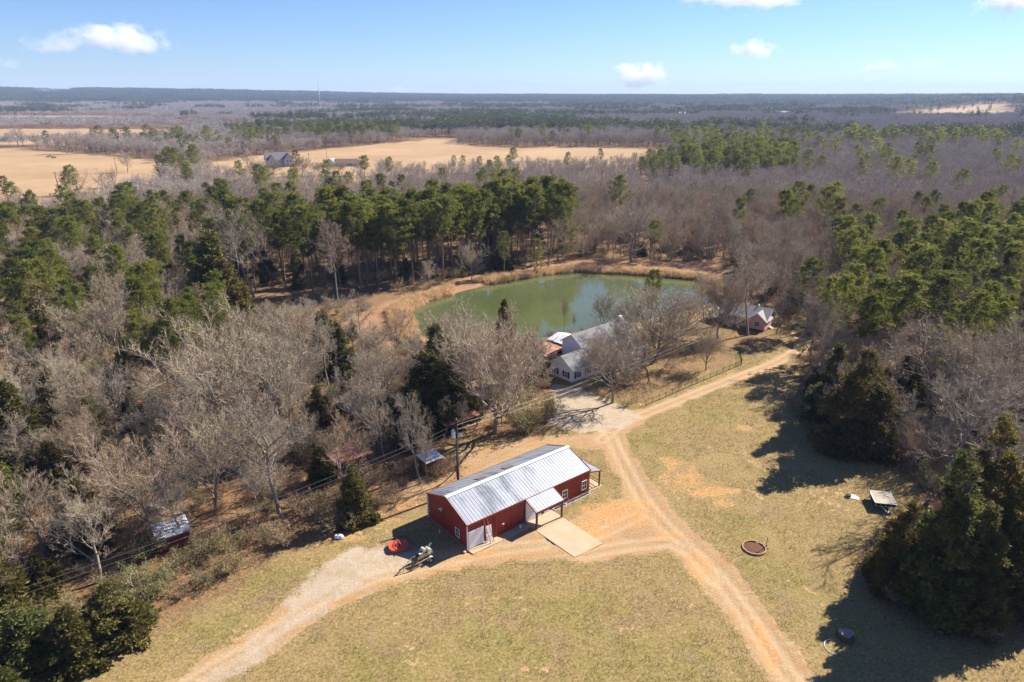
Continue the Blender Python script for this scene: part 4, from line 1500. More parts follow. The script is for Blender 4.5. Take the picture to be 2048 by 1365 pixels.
def mass(name, srcs, pts, rots, scl, which):
    """One object whose points carry instances of the sources."""
    me = bpy.data.meshes.new(name)
    n = len(pts)
    me.vertices.add(n)
    me.vertices.foreach_set('co', np.asarray(pts, np.float32).ravel())
    for nm, ty, dat in (('turn', 'FLOAT', rots), ('which', 'INT', which)):
        a = me.attributes.new(nm, ty, 'POINT')
        a.data.foreach_set('value', np.asarray(dat, np.float32 if ty == 'FLOAT' else np.int32))
    a = me.attributes.new('size', 'FLOAT_VECTOR', 'POINT')
    a.data.foreach_set('vector', np.asarray(scl, np.float32).ravel())
    me.update()
    o = link(name, me)
    ng = bpy.data.node_groups.new(name, 'GeometryNodeTree')
    ng.interface.new_socket('Geometry', in_out='INPUT', socket_type='NodeSocketGeometry')
    ng.interface.new_socket('Geometry', in_out='OUTPUT', socket_type='NodeSocketGeometry')
    N, L = ng.nodes, ng.links
    gi, go = N.new('NodeGroupInput'), N.new('NodeGroupOutput')
    ci = N.new('GeometryNodeCollectionInfo')
    ci.inputs['Collection'].default_value = srcs
    ci.inputs['Separate Children'].default_value = True
    iop = N.new('GeometryNodeInstanceOnPoints')
    iop.inputs['Pick Instance'].default_value = True
    def named(nm, ty):
        x = N.new('GeometryNodeInputNamedAttribute')
        x.data_type = ty
        x.inputs['Name'].default_value = nm
        return x.outputs['Attribute']
    cx = N.new('ShaderNodeCombineXYZ')
    L.new(named('turn', 'FLOAT'), cx.inputs[2])
    L.new(gi.outputs[0], iop.inputs['Points'])
    L.new(ci.outputs[0], iop.inputs['Instance'])
    L.new(named('which', 'INT'), iop.inputs['Instance Index'])
    L.new(cx.outputs[0], iop.inputs['Rotation'])
    L.new(named('size', 'FLOAT_VECTOR'), iop.inputs['Scale'])
    L.new(iop.outputs[0], go.inputs[0])
    md = o.modifiers.new('plants', 'NODES')
    md.node_group = ng
    return tag(o, kind='stuff')


# sources
bare_src = [VAR['oak'][i] for i in range(5)] + [VAR['slim'][i] for i in range(5)] + [VAR['elm'][i] for i in range(3)]            # 0-12
bare_src += [bare_tree(500 + i, 14, f, 6, 1) for i, f in enumerate(['oak', 'oak', 'oak', 'slim', 'slim', 'elm'])]                   # 13-18
bare_src += [bare_tree(520 + i, 14, f, 6, 2) for i, f in enumerate(['oak', 'oak', 'slim', 'slim'])]                                 # 19-22
bare_src += [clump(540 + i, 'bare') for i in range(5)]                                                                              # 23-27
pine_src = [VAR['pine'][i] for i in range(5)] + [pine_tree(600 + i, 22, b, .17, 1, 40) for i, b in enumerate((.4, .5, .45, .36))] \
    + [pine_tree(620 + i, 22, b, .18, 2, 34) for i, b in enumerate((.4, .5, .45))] + [clump(640 + i, 'pine') for i in range(4)]     # 0-4, 5-8, 9-11, 12-15
pine_src += [VAR['pine_low'][i] for i in range(2)]
OFF = {'dome': 0, 'oak': 0, 'slim': 5, 'elm': 10, 'pine': 0, 'pine_low': 16}
B_pts, P_pts = [], []
for p in REST['bare_tree']:
    s = p['h'] / NAT_H[p['kind']]
    B_pts.append((p['x'], p['y'], ground_z(p['x'], p['y']), p['rot'], s * p['wide'], s, OFF[p['kind']] + p['var']))
for p in REST['pine_tree']:
    s = p['h'] / NAT_H[p['kind']]
    P_pts.append((p['x'], p['y'], ground_z(p['x'], p['y']), p['rot'], s * p['wide'], s, OFF[p['kind']] + p['var']))


def pine_share(x, y):
    """Where the far woods are pine: drifts that lie across the view."""
    n = fbm(x / 260 + 3, y / 95, 41, 3)
    n2 = fbm(x / 900, y / 420, 43, 2)
    return sstep(.53, .62, n * .62 + n2 * .42)


def field_free(X, Y, pad=0):
    m = np.ones(X.shape, bool)
    for p in FIELDS:
        m &= poly_sd(X, Y, p) > pad
    return m


# middle distance: single trees
mid = poisson(-760, 760, 200, 860, 6.6, lambda X, Y: in_view(X, Y, 1.1) & (np.hypot(X, Y) >= 330) & (np.hypot(X, Y) < 850) & field_free(X, Y, 1.5))
mx, my = mid[:, 0], mid[:, 1]
mpx, mpy = PX(mx, my, 0)
ps = pine_share(mx, my) * .16
ps = np.where((mpx > 1290) & (mpx < 1585) & (mpy > 335) & (mpy < 372), .85, ps)
ps = np.where((mpx > 480) & (mpx < 1180) & (mpy > 365) & (mpy < 440), np.maximum(ps, .13), ps)
ps = np.where((mpx > 320) & (mpx < 700) & (mpy > 330) & (mpy < 420), np.maximum(ps, .16), ps)
ps = np.where((mpx > 480) & (mpx < 800) & (mpy > 262) & (mpy < 285), .75, ps)
ps = np.where((mpx > 1180) & (mpx < 2048) & (mpy > 372) & (mpy < 470), np.minimum(ps, .035), ps)
ps = np.where((mpx < 470) & (mpy < 345), .04, ps)
far1 = np.hypot(mx, my) > 560
ispine = prng.random(len(mx)) < np.maximum(ps, .03)
for x, y, f, pn in zip(mx, my, far1, ispine):
    z = float(land_h(x, y))
    low = 400 < PX(x, y, 0)[0] < 1360 and 318 < PX(x, y, 0)[1] < 412
    if low:
        pn = pn and prng.random() < .35
    if pn:
        s = prng.uniform(.5, .75) if low else prng.uniform(.68, 1.0)
        P_pts.append((x, y, z, prng.random() * 6.28, s * 1.15, s, (9 + prng.integers(3)) if f else (5 + prng.integers(4))))
    else:
        s = prng.uniform(.42, .68) if low else prng.uniform(.62, 1.0)
        B_pts.append((x, y, z, prng.random() * 6.28, s * 1.15, s, (19 + prng.integers(4)) if f else (13 + prng.integers(6))))
# far woods
for r0, r1, sp, sc in ((850, 2300, 23, 1.0), (2300, 5000, 46, 1.9), (5000, 8600, 78, 3.0)):
    q = poisson(-r1 * .95, r1 * .95, r0 * .6, r1, sp, lambda X, Y: in_view(X, Y, 1.08) & (np.hypot(X, Y) >= r0) & (np.hypot(X, Y) < r1))
    q = q[field_free(q[:, 0], q[:, 1], 15 * sc)]
    x, y = q[:, 0], q[:, 1]
    u, v = PX(x, y, 0)
    ps = pine_share(x, y)
    ps = ps * .75
    ps = np.where((u < 470) & (v > 236), .05, ps)
    ps = np.where((u > 1250) & (v < 215), np.maximum(ps, .5), ps)
    ps = np.where(np.hypot(x, y) > 3600, np.maximum(ps, .8), ps)
    pn = prng.random(len(x)) < ps
    z = land_h(x, y)
    for i in range(len(x)):
        t = prng.random() * 6.28
        zs = prng.uniform(.8, 1.15) * (1 + .12 * (sc - 1))
        (P_pts if pn[i] else B_pts).append((x[i], y[i], z[i] - .3, t, sc, zs, (12 + prng.integers(4)) if pn[i] else (23 + prng.integers(5))))
# scattered trees on the wooded pasture of the right ridge
for i in range(46):
    px, py = prng.uniform(1795, 2040), prng.uniform(221, 234)
    x, y = G(px, py)
    s = prng.uniform(.7, 1.0)
    P_pts.append((x, y, float(land_h(x, y)), prng.random() * 6.28, s * 1.2, s, 9 + prng.integers(3)))


def emit(name, src, pts):
    a = np.array(pts)
    mass(name, src, a[:, :3], a[:, 3], np.stack([a[:, 4], a[:, 4], a[:, 5]], 1), a[:, 6].astype(int))


emit('bare_woodland', source_set('bare_sources', bare_src), B_pts)
emit('pine_woodland', source_set('pine_sources', pine_src), P_pts)
U_pts = []
for k in ('cedar_tree', 'evergreen_bush', 'brush_clump'):
    for p in REST.get(k, []):
        s = p['h'] / NAT_H[p['kind']]
        U_pts.append((p['x'], p['y'], ground_z(p['x'], p['y']), p['rot'], s * p['wide'], s, {'cedar': 0, 'cedar_big': 0, 'bush': 4, 'brush': 7}[p['kind']] + p['var']))
emit('undergrowth', source_set('under_sources', VAR['cedar'] + VAR['bush'] + VAR['brush']), U_pts)
print('PLANTS', len(PLANTS), 'singles', len(SINGLES), {k: len(v) for k, v in by.items()}, 'B', len(B_pts), 'P', len(P_pts), 'U', len(U_pts))
# ------------------------------------------------------------------ building materials
def ribbed_roof_material():
    t = NT('roof_galvanised')
    v = t.obj()
    a = t.noise(0.5, 4, 0.6, v)
    blot = t.ramp(t.noise(0.42, 5, 0.62, t.scaled(v, (1.0, 0.42, 0.42)), 0.5), [(0.50, 0.0), (0.66, 0.85)])
    fine = t.ramp(t.noise(6, 4, 0.7, t.scaled(v, (1.6, .4, .4))), [(0.35, 0.5), (0.6, 1.0)])
    c = t.mix(a, (0.28, 0.30, 0.33), (0.40, 0.415, 0.445))
    c = t.mix(t.math('MULTIPLY', blot, fine), c, (0.10, 0.11, 0.14))
    c = t.mix(t.ramp(t.noise(0.9, 5, .7, v), [(0.62, 0), (0.75, .35)]), c, (0.30, 0.22, 0.16))
    return t.done(t.principled(c, 0.42, 0.25, t.bump(a, .1, .02), 0.4))


def rust_material(name, base, rust, share=0.5, stripe=0.9):
    t = NT(name)
    v = t.obj()
    s = t.noise(0.9, 4, 0.6, t.scaled(v, (stripe, 0.12, 0.12)))
    n = t.noise(2.0, 6, 0.7, v)
    f = t.ramp(t.math('ADD', t.math('MULTIPLY', s, .75), t.math('MULTIPLY', n, .3)), [(max(0.02, .72 - share * .5), 0.0), (min(.98, .82 - share * .4), 1.0)])
    c = t.mix(f, base, t.mix(n, tuple(x * .55 for x in rust), rust))
    return t.done(t.principled(c, 0.7, 0.1, t.bump(n, .15, .02), .3))


def shingle_material(name, a, b):
    t = NT(name)
    v = t.obj()
    n = t.noise(1.2, 5, 0.65, v)
    m = t.noise(9, 3, 0.7, t.scaled(v, (1, 2.5, 2.5)))
    c = t.mix(t.math('ADD', t.math('MULTIPLY', n, .5), t.math('MULTIPLY', m, .5)), a, b)
    return t.done(t.principled(c, .92, 0, t.bump(m, .3, .03), .15))


def glass_material():
    t = NT('window_glass')
    return t.done(t.principled((0.02, 0.025, 0.03), 0.04, 0, None, 0.6))


M_RED = simple('siding_barn_red', (0.30, 0.036, 0.024), 0.45, 0, 0.22, 0.8, 0.05, (0.17, 0.035, 0.028), 0.5)
M_REDTRIM = simple('trim_red', (0.30, 0.055, 0.035), 0.5, 0, 0.2, 1.5, 0.0)
M_ROOF = ribbed_roof_material()
M_WHITE = simple('paint_white', (0.74, 0.74, 0.74), 0.5, 0, 0.08, 1.2, 0.03, (0.5, 0.45, 0.4), 0.25)
M_WHITEMETAL = simple('metal_white', (0.78, 0.79, 0.80), 0.4, 0, 0.06, 1.0, 0.0)
M_CONC = simple('concrete', (0.50, 0.405, 0.285), 0.9, 0, 0.22, 0.5, 0.1, (0.55, 0.34, 0.17), 0.55)
M_WOODPOST = simple('timber_brown', (0.13, 0.075, 0.045), 0.8, 0, 0.3, 2.0, 0.1)
M_GLASS = glass_material()
M_RUST = rust_material('roof_rusty', (0.62, 0.55, 0.47), (0.50, 0.22, 0.12), .85)
M_RUSTRED = rust_material('roof_red_rust', (0.42, 0.20, 0.15), (0.36, 0.12, 0.075), .6)
M_TIN = rust_material('roof_tin', (0.70, 0.70, 0.68), (0.33, 0.16, 0.09), .30)
M_TINPALE = rust_material('roof_pale_tin', (0.66, 0.65, 0.62), (0.28, 0.20, 0.15), .22)
M_SHINGLE = shingle_material('shingles_grey', (0.12, 0.118, 0.125), (0.30, 0.295, 0.30))
M_SHINGLE2 = shingle_material('shingles_pale', (0.20, 0.195, 0.19), (0.42, 0.41, 0.40))
M_PINK = simple('siding_pink', (0.56, 0.325, 0.30), 0.7, 0, 0.12, 1.0, 0.05)
M_SIDING = simple('siding_white', (0.76, 0.765, 0.775), 0.6, 0, 0.07, 1.0, 0.04)
M_SHUTTER = simple('shutter_black', (0.018, 0.02, 0.026), 0.5, 0, 0.2, 2.0, 0)
M_SHEDRED = simple('boards_faded_red', (0.21, 0.045, 0.035), 0.85, 0, 0.4, 1.2, 0.1, (0.12, 0.09, 0.07), 0.7)
M_GREYWOOD = simple('boards_grey', (0.22, 0.185, 0.15), 0.9, 0, 0.35, 1.5, 0.1)
M_IRON = simple('iron_dark', (0.035, 0.03, 0.028), 0.55, 0.4, 0.3, 3, 0)
M_BLOCK = simple('foundation_block', (0.30, 0.27, 0.24), 0.9, 0, 0.2, 2, 0.1)
M_SOIL = simple('bed_mulch', (0.085, 0.05, 0.032), 0.95, 0, 0.5, 6, 0.3)


def ribbed(p0, p1, q0, q1, pitch, hgt, wid, ptop=None, thick=0.0, normal=None):
    """A profiled metal sheet: bottom edge p0-p1, top edge q0-q1, ribs running from bottom to top.
    ptop(s) lifts the top edge (for gables). Returns an MB."""
    p0, p1, q0, q1 = map(Vector, (p0, p1, q0, q1))
    L = (p1 - p0).length
    n = max(1, round(L / pitch))
    nrm = Vector(normal) if normal is not None else (p1 - p0).cross(q0 - p0).normalized()
    mb = MB()
    S = [(0.0, 0.0)]
    for i in range(n):
        c = (i + .5) / n
        w = wid / L
        S += [(c - w * .5, 0.0), (c - w * .28, hgt), (c + w * .28, hgt), (c + w * .5, 0.0)]
    S.append((1.0, 0.0))
    vs = []
    for s, h in S:
        a, b = p0.lerp(p1, s), q0.lerp(q1, s)
        if ptop:
            b = b + Vector((0, 0, ptop(s)))
        vs += [a + nrm * h, b + nrm * h, a - nrm * thick, b - nrm * thick]
    fs = []
    for i in range(len(S) - 1):
        k = i * 4
        fs.append((k, k + 4, k + 5, k + 1))
        if thick:
            fs += [(k + 2, k + 3, k + 7, k + 6), (k, k + 2, k + 6, k + 4), (k + 1, k + 5, k + 7, k + 3)]
    if thick:
        e = (len(S) - 1) * 4
        fs += [(0, 1, 3, 2), (e, e + 2, e + 3, e + 1)]
    # split at the ridge for gables: add exact apex vertices
    mb.add(vs, fs)
    return mb


def place(root):
    return root


def window(root, o, ax, w, h, up=(0, 0, 1), out=None, fm=None, shutters=False, bars=(1, 1), name='window'):
    """A window lying against a wall. o = lower left corner, ax = along the wall, out = outwards."""
    o, ax, up, out = Vector(o), Vector(ax).normalized(), Vector(up), Vector(out)
    fm = fm or M_WHITE
    t = 0.07

    def slab(mb, a0, a1, u0, u1, d0, d1):
        q = [o + ax * a0 + up * u0 + out * d0, o + ax * a1 + up * u0 + out * d0, o + ax * a1 + up * u1 + out * d0, o + ax * a0 + up * u1 + out * d0]
        mb.prism(q, out * (d1 - d0))
    f = MB()
    slab(f, 0, w, 0, t, .0, .07)
    slab(f, 0, w, h - t, h, .0, .07)
    slab(f, 0, t, t, h - t, .0, .07)
    slab(f, w - t, w, t, h - t, .0, .07)
    fr = f.build(name, fm, root)
    g = MB()
    slab(g, t, w - t, t, h - t, .01, .03)
    g.build('pane', M_GLASS, fr)
    b = MB()
    nx, ny = bars
    for i in range(1, ny + 1):
        u = h * i / (ny + 1)
        slab(b, t, w - t, u - .03, u + .03, .031, .06)
    for i in range(1, nx + 1):
        a = w * i / (nx + 1)
        slab(b, a - .02, a + .02, t, h - t, .033, .055)
    b.build('sash_bar', fm, fr)
    if shutters:
        for a in (-.42, w + .04):
            s = MB()
            slab(s, a, a + .38, -.03, h + .03, .0, .06)
            s.build('shutter', M_SHUTTER, root)
    return fr


def sectional_door(root, x0, x1, z0, z1, y, n=4):
    """A white overhead door on the front wall (outwards is -y)."""
    d = MB().box(x0 - .08, x1 + .08, y - .05, y, z0, z1 + .08).build('garage_door', M_WHITE, root)
    hgt = (z1 - z0) / n
    for i in range(n):
        MB().box(x0, x1, y - .085, y - .052, z0 + i * hgt + .012, z0 + (i + 1) * hgt - .012).build('door_section', M_WHITEMETAL, d, bevel=.008)
    return d


# ------------------------------------------------------------------ the red metal barn
BA, BB = Vector((*G(935.7, 1100.2), 0)), Vector((*G(1176.5, 985.0), 0))
B_ANG = math.atan2(BB.y - BA.y, BB.x - BA.x)
BL, BW, EAVE, PEAK = 19.69, 8.49, 3.45, 5.02
barn = thing('metal_barn', 'long red metal barn with pale ribbed roof beside the dirt track', 'barn', BA, B_ANG)


def b2w(x, y, z=0.0):
    return BA + Vector((x * math.cos(B_ANG) - y * math.sin(B_ANG), x * math.sin(B_ANG) + y * math.cos(B_ANG), z))


ribbed((0, 0, 0), (BL, 0, 0), (0, 0, EAVE), (BL, 0, EAVE), .30, .035, .11, normal=(0, -1, 0), thick=.08).build('wall', M_RED, barn)
ribbed((BL, BW, 0), (0, BW, 0), (BL, BW, EAVE), (0, BW, EAVE), .30, .035, .11, normal=(0, 1, 0), thick=.08).build('wall', M_RED, barn)
for x, y0, y1, nx in ((0, BW, 0, -1), (BL, 0, BW, 1)):
    g = MB()
    w1 = ribbed((x, y0, 0), (x, BW / 2, 0), (x, y0, EAVE), (x, BW / 2, PEAK), .30, .035, .11, normal=(nx, 0, 0), thick=.08)
    w2 = ribbed((x, BW / 2, 0), (x, y1, 0), (x, BW / 2, PEAK), (x, y1, EAVE), .30, .035, .11, normal=(nx, 0, 0), thick=.08)
    g.add(w1.v, w1.f).add(w2.v, w2.f)
    g.build('gable_wall', M_RED, barn)
MB().box(-.02, BL + .02, -.05, BW + .05, -.1, .10).build('foundation', M_CONC, barn)
ov, sl = .12, (PEAK - EAVE) / (BW / 2)
ze = EAVE - sl * ov + .06
for y_e, sgn in ((-ov, -1), (BW + ov, 1)):
    a, b = ((-ov, y_e, ze), (BL + ov, y_e, ze)) if sgn < 0 else ((BL + ov, y_e, ze), (-ov, y_e, ze))
    c, d = ((-ov, BW / 2, PEAK + .06), (BL + ov, BW / 2, PEAK + .06)) if sgn < 0 else ((BL + ov, BW / 2, PEAK + .06), (-ov, BW / 2, PEAK + .06))
    rf = ribbed(a, b, c, d, .455, .026, .08, thick=.03).build('roof', M_ROOF, barn)
    if sgn > 0:
        for x0 in (5.6, 9.9):
            yy = [5.35, 6.45]
            zz = [PEAK + .12 - sl * (q - BW / 2) for q in yy]
            MB().prism([(x0, yy[0], zz[0]), (x0 + 1.25, yy[0], zz[0]), (x0 + 1.25, yy[1], zz[1]), (x0, yy[1], zz[1])], (0, 0, .03)).build('skylight', simple('skylight_fibre_%d' % int(x0), (0.23, 0.15, 0.12), .6, 0, .3, 3, .05), rf, label='brown translucent skylight sheet in the roof')
    # eave flashing
    MB().box(-ov, BL + ov, *(sorted((y_e + sgn * .012, y_e + sgn * .07))), ze - .16, ze + .02).build('eave_trim', M_REDTRIM, barn)
rc = MB()
for s in (-1, 1):
    rc.prism([(-ov - .03, BW / 2, PEAK + .15), (-ov - .03, BW / 2 + s * .28, PEAK + .15 - sl * .28), (BL + ov + .03, BW / 2 + s * .28, PEAK + .15 - sl * .28), (BL + ov + .03, BW / 2, PEAK + .15)], (0, 0, .02))
rc.build('ridge_cap', M_WHITEMETAL, barn)
for x in (-ov, BL + ov):
    for y_e in (-ov - .05, BW + ov + .05):
        s = -1 if x < 0 else 1
        MB().prism([(x, y_e, ze - .14), (x, BW / 2, PEAK - .10), (x, BW / 2, PEAK + .13), (x, y_e, ze + .05)], (s * .05, 0, 0)).build('rake_trim', M_REDTRIM, barn)
for x, y in ((-.07, -.07), (-.07, BW + .0)):
    MB().box(x - .06, x + .06, y - .06, y + .06, .05, EAVE - .1).build('downspout', M_WHITE, barn)
MB().box(BL - .02, BL + .07, -.09, -.04, .1, EAVE - .15).build('corner_trim', M_REDTRIM, barn)
sectional_door(barn, .14, 2.2, .12, 2.36, -.045)
sectional_door(barn, 8.75, 11.25, .12, 3.0, -.045, 5)
# sliding door with its track and posts
sd = ribbed((3.95, -.13, .14), (7.05, -.13, .14), (3.95, -.13, 3.1), (7.05, -.13, 3.1), .30, .03, .1, normal=(0, -1, 0), thick=.04).build('sliding_door', M_RED, barn)
MB().box(4.95, 5.25, -.22, -.165, 1.35, 1.5).build('handle', M_WHITE, sd)
MB().box(3.5, 9.0, -.15, -.04, 3.12, 3.27).build('door_track', M_REDTRIM, barn)
for x in (3.78, 7.15):
    MB().box(x - .07, x + .07, -.12, -.04, .1, 3.11).build('door_post', M_REDTRIM, barn)
for x in (8.6, 11.45):
    MB().box(x - .07, x + .07, -.14, -.04, .1, 3.1).build('door_post', M_WOODPOST, barn)
door = MB().box(11.75, 12.65, -.1, -.04, .12, 2.15).build('entry_door', M_WHITE, barn)
MB().box(11.9, 12.5, -.125, -.102, 1.05, 1.95).build('pane', M_GLASS, door)
MB().tube([(11.83, -.15, 1.05), (11.83, -.1, 1.05)], .035).build('handle', M_IRON, door)
window(barn, (14.84, -.04, .84), (1, 0, 0), .92, 1.22, out=(0, -1, 0))
window(barn, (18.34, -.04, .80), (1, 0, 0), .92, 1.35, out=(0, -1, 0))
window(barn, (-.04, 2.42, .72), (0, -1, 0), .85, 1.22, out=(-1, 0, 0))
lf = MB().box(-.20, -.05, 5.1, 5.3, 2.98, 3.08)
lf.tube([(-.2, 5.08, 3.02), (-.42, 4.98, 2.9)], .07, 8, .10)
lf.tube([(-.2, 5.32, 3.02), (-.42, 5.42, 2.9)], .07, 8, .10)
lf.build('flood_light', M_WHITEMETAL, barn)
mt = MB().box(-.2, -.04, 8.02, 8.32, 1.0, 1.6)
mt.tube([(-.09, 8.17, 1.6), (-.09, 8.17, 3.2)], .035, 6)
mt.lathe((-.23, 8.17, 1.25), [(.01, 0), (.1, .02), (.1, .16), (.01, .18)], 10)
mt.build('meter_box', simple('meter_grey', (0.42, 0.43, 0.45), .5, .3), barn)
# front porch over the concrete
pr = ribbed((8.62, -2.2, 2.62), (13.12, -2.2, 2.62), (8.62, -.02, EAVE + .02), (13.12, -.02, EAVE + .02), .455, .026, .08, thick=.03).build('porch_roof', M_ROOF, barn)
MB().box(8.56, 13.18, -2.27, -2.205, 2.44, 2.64).build('eave_trim', M_REDTRIM, pr)
for x in (8.57, 13.13):
    MB().prism([(x, -2.2, 2.46), (x, -.13, EAVE - .16), (x, -.13, EAVE + .02), (x, -2.2, 2.66)], (.05, 0, 0)).build('rake_trim', M_REDTRIM, pr)
MB().box(8.66, 13.1, -2.15, -1.97, 2.2, 2.42).build('porch_beam', M_WOODPOST, barn)
for x in (8.82, 12.95):
    MB().box(x - .1, x + .1, -2.16, -1.96, .08, 2.2).build('porch_post', M_WOODPOST, barn)
# side porch on the far gable
sp = ribbed((22.0, .0, 2.5), (22.0, 5.2, 2.5), (19.82, .0, 3.08), (19.82, 5.2, 3.08), .455, .026, .08, thick=.03).build('porch_roof', M_ROOF, barn)
MB().box(22.0, 22.06, -.05, 5.25, 2.34, 2.54).build('eave_trim', M_REDTRIM, sp)
for y in (-.06, 5.21):
    MB().prism([(22.0, y, 2.36), (19.83, y, 2.92), (19.83, y, 3.1), (22.0, y, 2.54)], (0, .05, 0)).build('rake_trim', M_REDTRIM, sp)
for y in (.18, 2.6, 5.0):
    MB().box(21.82, 21.98, y - .08, y + .08, .08, 2.42).build('porch_post', M_WOODPOST, barn)
rl = MB()
for z in (.45, .85):
    rl.box(21.87, 21.94, .27, 2.5, z, z + .08)
    rl.box(21.87, 21.94, 2.7, 4.9, z, z + .08)
rl.build('porch_rail', M_WOODPOST, barn)


def slab(name, pts, z0, z1):
    mb = MB().prism([tuple(b2w(x, y, z0)) for x, y in pts], (0, 0, z1 - z0))
    return tag(mb.build(name, M_CONC_W, bevel=0.015), kind='structure')


M_CONC_W = simple('concrete_slab', (0.46, 0.36, 0.24), 0.9, 0, 0.28, 0.5, 0.1, (0.50, 0.29, 0.13), 0.8)
slab('driveway', [(8.6, -2.26), (8.72, -8.85), (13.15, -9.05), (13.05, -2.26)], -.08, .075)
slab('patio', [(8.6, -.06), (8.6, -2.235), (13.05, -2.235), (13.05, -.06)], -.08, .09)
slab('walkway', [(4.45, -.06), (4.45, -1.25), (8.57, -1.25), (8.57, -.06)], -.08, .08)
slab('apron', [(-.12, -.06), (-.05, -1.1), (4.42, -1.12), (4.42, -.06)], -.08, .08)
slab('patio', [(19.75, 0), (22.3, -.1), (22.3, 5.4), (19.75, 5.4)], -.08, .085)
# planting bed with white kerb boards along the front
for i, (x0, x1, lab) in enumerate(((13.2, 15.3, 'short white-edged planting bed beside the porch of the red barn'), (15.4, 19.6, 'long white-edged planting bed under the right window of the red barn'))):
    r = thing('planting_bed', lab, 'planting bed', b2w(x0, -.55), B_ANG, 'planting beds along the barn front')
    w = x1 - x0
    MB().box(.06, w - .06, .06, .44, -.05, .08).build('soil', M_SOIL, r)
    for a in ((0, w, 0, .05), (0, w, .45, .5), (0, .05, .055, .445), (w - .05, w, .055, .445)):
        MB().box(*a, -.05, .17).build('edging_board', M_WHITE, r)
    s, f = VAR['brush'][i]
    for j in range(int(w / 1.0)):
        for nm, me in (('stem', s), ('foliage', f)):
            o = link('shrub_' + nm, me, r)
            o.location = (.5 + j * 1.0, .25, .08)
            o.scale = (.15, .12, .16)
            o.rotation_euler = (0, 0, j * 1.7)

# things standing against the barn
dr = thing('door_panel', 'loose white door leaning against the barn beside the small garage door', 'door', b2w(2.5, -.42, .085), B_ANG)
dp = MB().prism([(0, 0, 0), (.84, 0, 0), (.84, .30, 2.05), (0, .30, 2.05)], (0, .05, .0)).build('leaf', M_WHITEMETAL, dr)
for z in (.25, 1.2):
    MB().prism([(.12, -.006 + z * .146, z), (.72, -.006 + z * .146, z), (.72, -.006 + (z + .6) * .146, z + .6), (.12, -.006 + (z + .6) * .146, z + .6)], (0, -.012, 0)).build('raised_panel', M_WHITE, dp)
la = thing('ladder_rails', 'two orange rails leaning on the barn wall beside the small garage door', 'rails', b2w(2.2, -.75, .085), B_ANG)
for x in (0, .5):
    MB().bar((x + .55, -.1, 0), (x, .62, 3.25), .06, .04).build('rail', simple('rail_orange_%d' % int(x * 10), (0.50, 0.16, 0.06), .6), la)
for i in range(2):
    MB().bar((.53 - i * .12, -.05 + i * .15, .25 + i * .7), (1.03 - i * .12, -.05 + i * .15, .25 + i * .7), .035).build('rung', M_IRON, la)
bk = thing('bucket', 'grey bucket on the walkway by the sliding door of the barn', 'bucket', b2w(7.5, -.55, .082), B_ANG)
MB().lathe((0, 0, 0), [(.13, 0), (.17, .36), (.18, .37), (.155, .36), (.12, .03)], 14).build('body', M_WHITEMETAL, bk)
MB().tube([(.17 * math.cos(a), 0, .34 + .18 * math.sin(a)) for a in np.linspace(0, math.pi, 9)], .008, 5).build('handle', M_IRON, bk)

# ------------------------------------------------------------------ houses
def gable_block(root, x0, x1, y0, y1, eave, peak, wall, roof, axis='x', ov=.3, base=0.0, wname='wall', lap=True):
    """A gabled volume: lap-sided wall shell and two roof slopes with fascia. Ridge along the axis given."""
    m = MB()
    if axis == 'x':
        ym = (y0 + y1) / 2
        m.prism([(x0, y0, base), (x0, y1, base), (x0, y1, eave), (x0, ym, peak), (x0, y0, eave)], (x1 - x0, 0, 0))
    else:
        xm = (x0 + x1) / 2
        m.prism([(x0, y0, base), (x1, y0, base), (x1, y0, eave), (xm, y0, peak), (x0, y0, eave)], (0, y1 - y0, 0))
    w = m.build(wname, wall, root)
    if lap:
        lb = MB()
        z = base + .2
        while z < eave - .05:
            lb.box(x0 - .018, x1 + .018, y0 - .018, y0 - .001, z - .015, z + .015)
            lb.box(x0 - .018, x0 - .001, y0, y1, z - .015, z + .015)
            lb.box(x1 + .001, x1 + .018, y0, y1, z - .015, z + .015)
            z += .2
        lb.build('siding_laps', wall, w)
    t = .12
    half = (y1 - y0) / 2 if axis == 'x' else (x1 - x0) / 2
    s = (peak - eave) / half
    for sg in (-1, 1):
        q = MB()
        if axis == 'x':
            ye = (y0 - ov) if sg < 0 else (y1 + ov)
            ym = (y0 + y1) / 2
            ze_ = eave - s * ov
            q.prism([(x0 - ov, ye, ze_ + .02), (x0 - ov, ym, peak + .02), (x0 - ov, ym, peak + t + .02), (x0 - ov, ye, ze_ + t + .02)], (x1 - x0 + 2 * ov, 0, 0))
        else:
            xe = (x0 - ov) if sg < 0 else (x1 + ov)
            xm = (x0 + x1) / 2
            ze_ = eave - s * ov
            q.prism([(xe, y0 - ov, ze_ + .02), (xm, y0 - ov, peak + .02), (xm, y0 - ov, peak + t + .02), (xe, y0 - ov, ze_ + t + .02)], (0, y1 - y0 + 2 * ov, 0))
        r = q.build('roof', roof, root)
        f = MB()
        if axis == 'x':
            f.box(x0 - ov, x1 + ov, ye - .03 if sg < 0 else ye, ye if sg < 0 else ye + .03, ze_ - .08, ze_ + .10)
            for xx in (x0 - ov - .03, x1 + ov):
                f.prism([(xx, ye, ze_ - .09), (xx, ym, peak - .09), (xx, ym, peak + .08), (xx, ye, ze_ + .08)], (.03, 0, 0))
        else:
            f.box(xe - .03 if sg < 0 else xe, xe if sg < 0 else xe + .03, y0 - ov, y1 + ov, ze_ - .08, ze_ + .10)
            for yy in (y0 - ov - .03, y1 + ov):
                f.prism([(xe, yy, ze_ - .09), (xm, yy, peak - .09), (xm, yy, peak + .08), (xe, yy, ze_ + .08)], (0, .03, 0))
        f.build('fascia', M_WHITE, r)
    return w


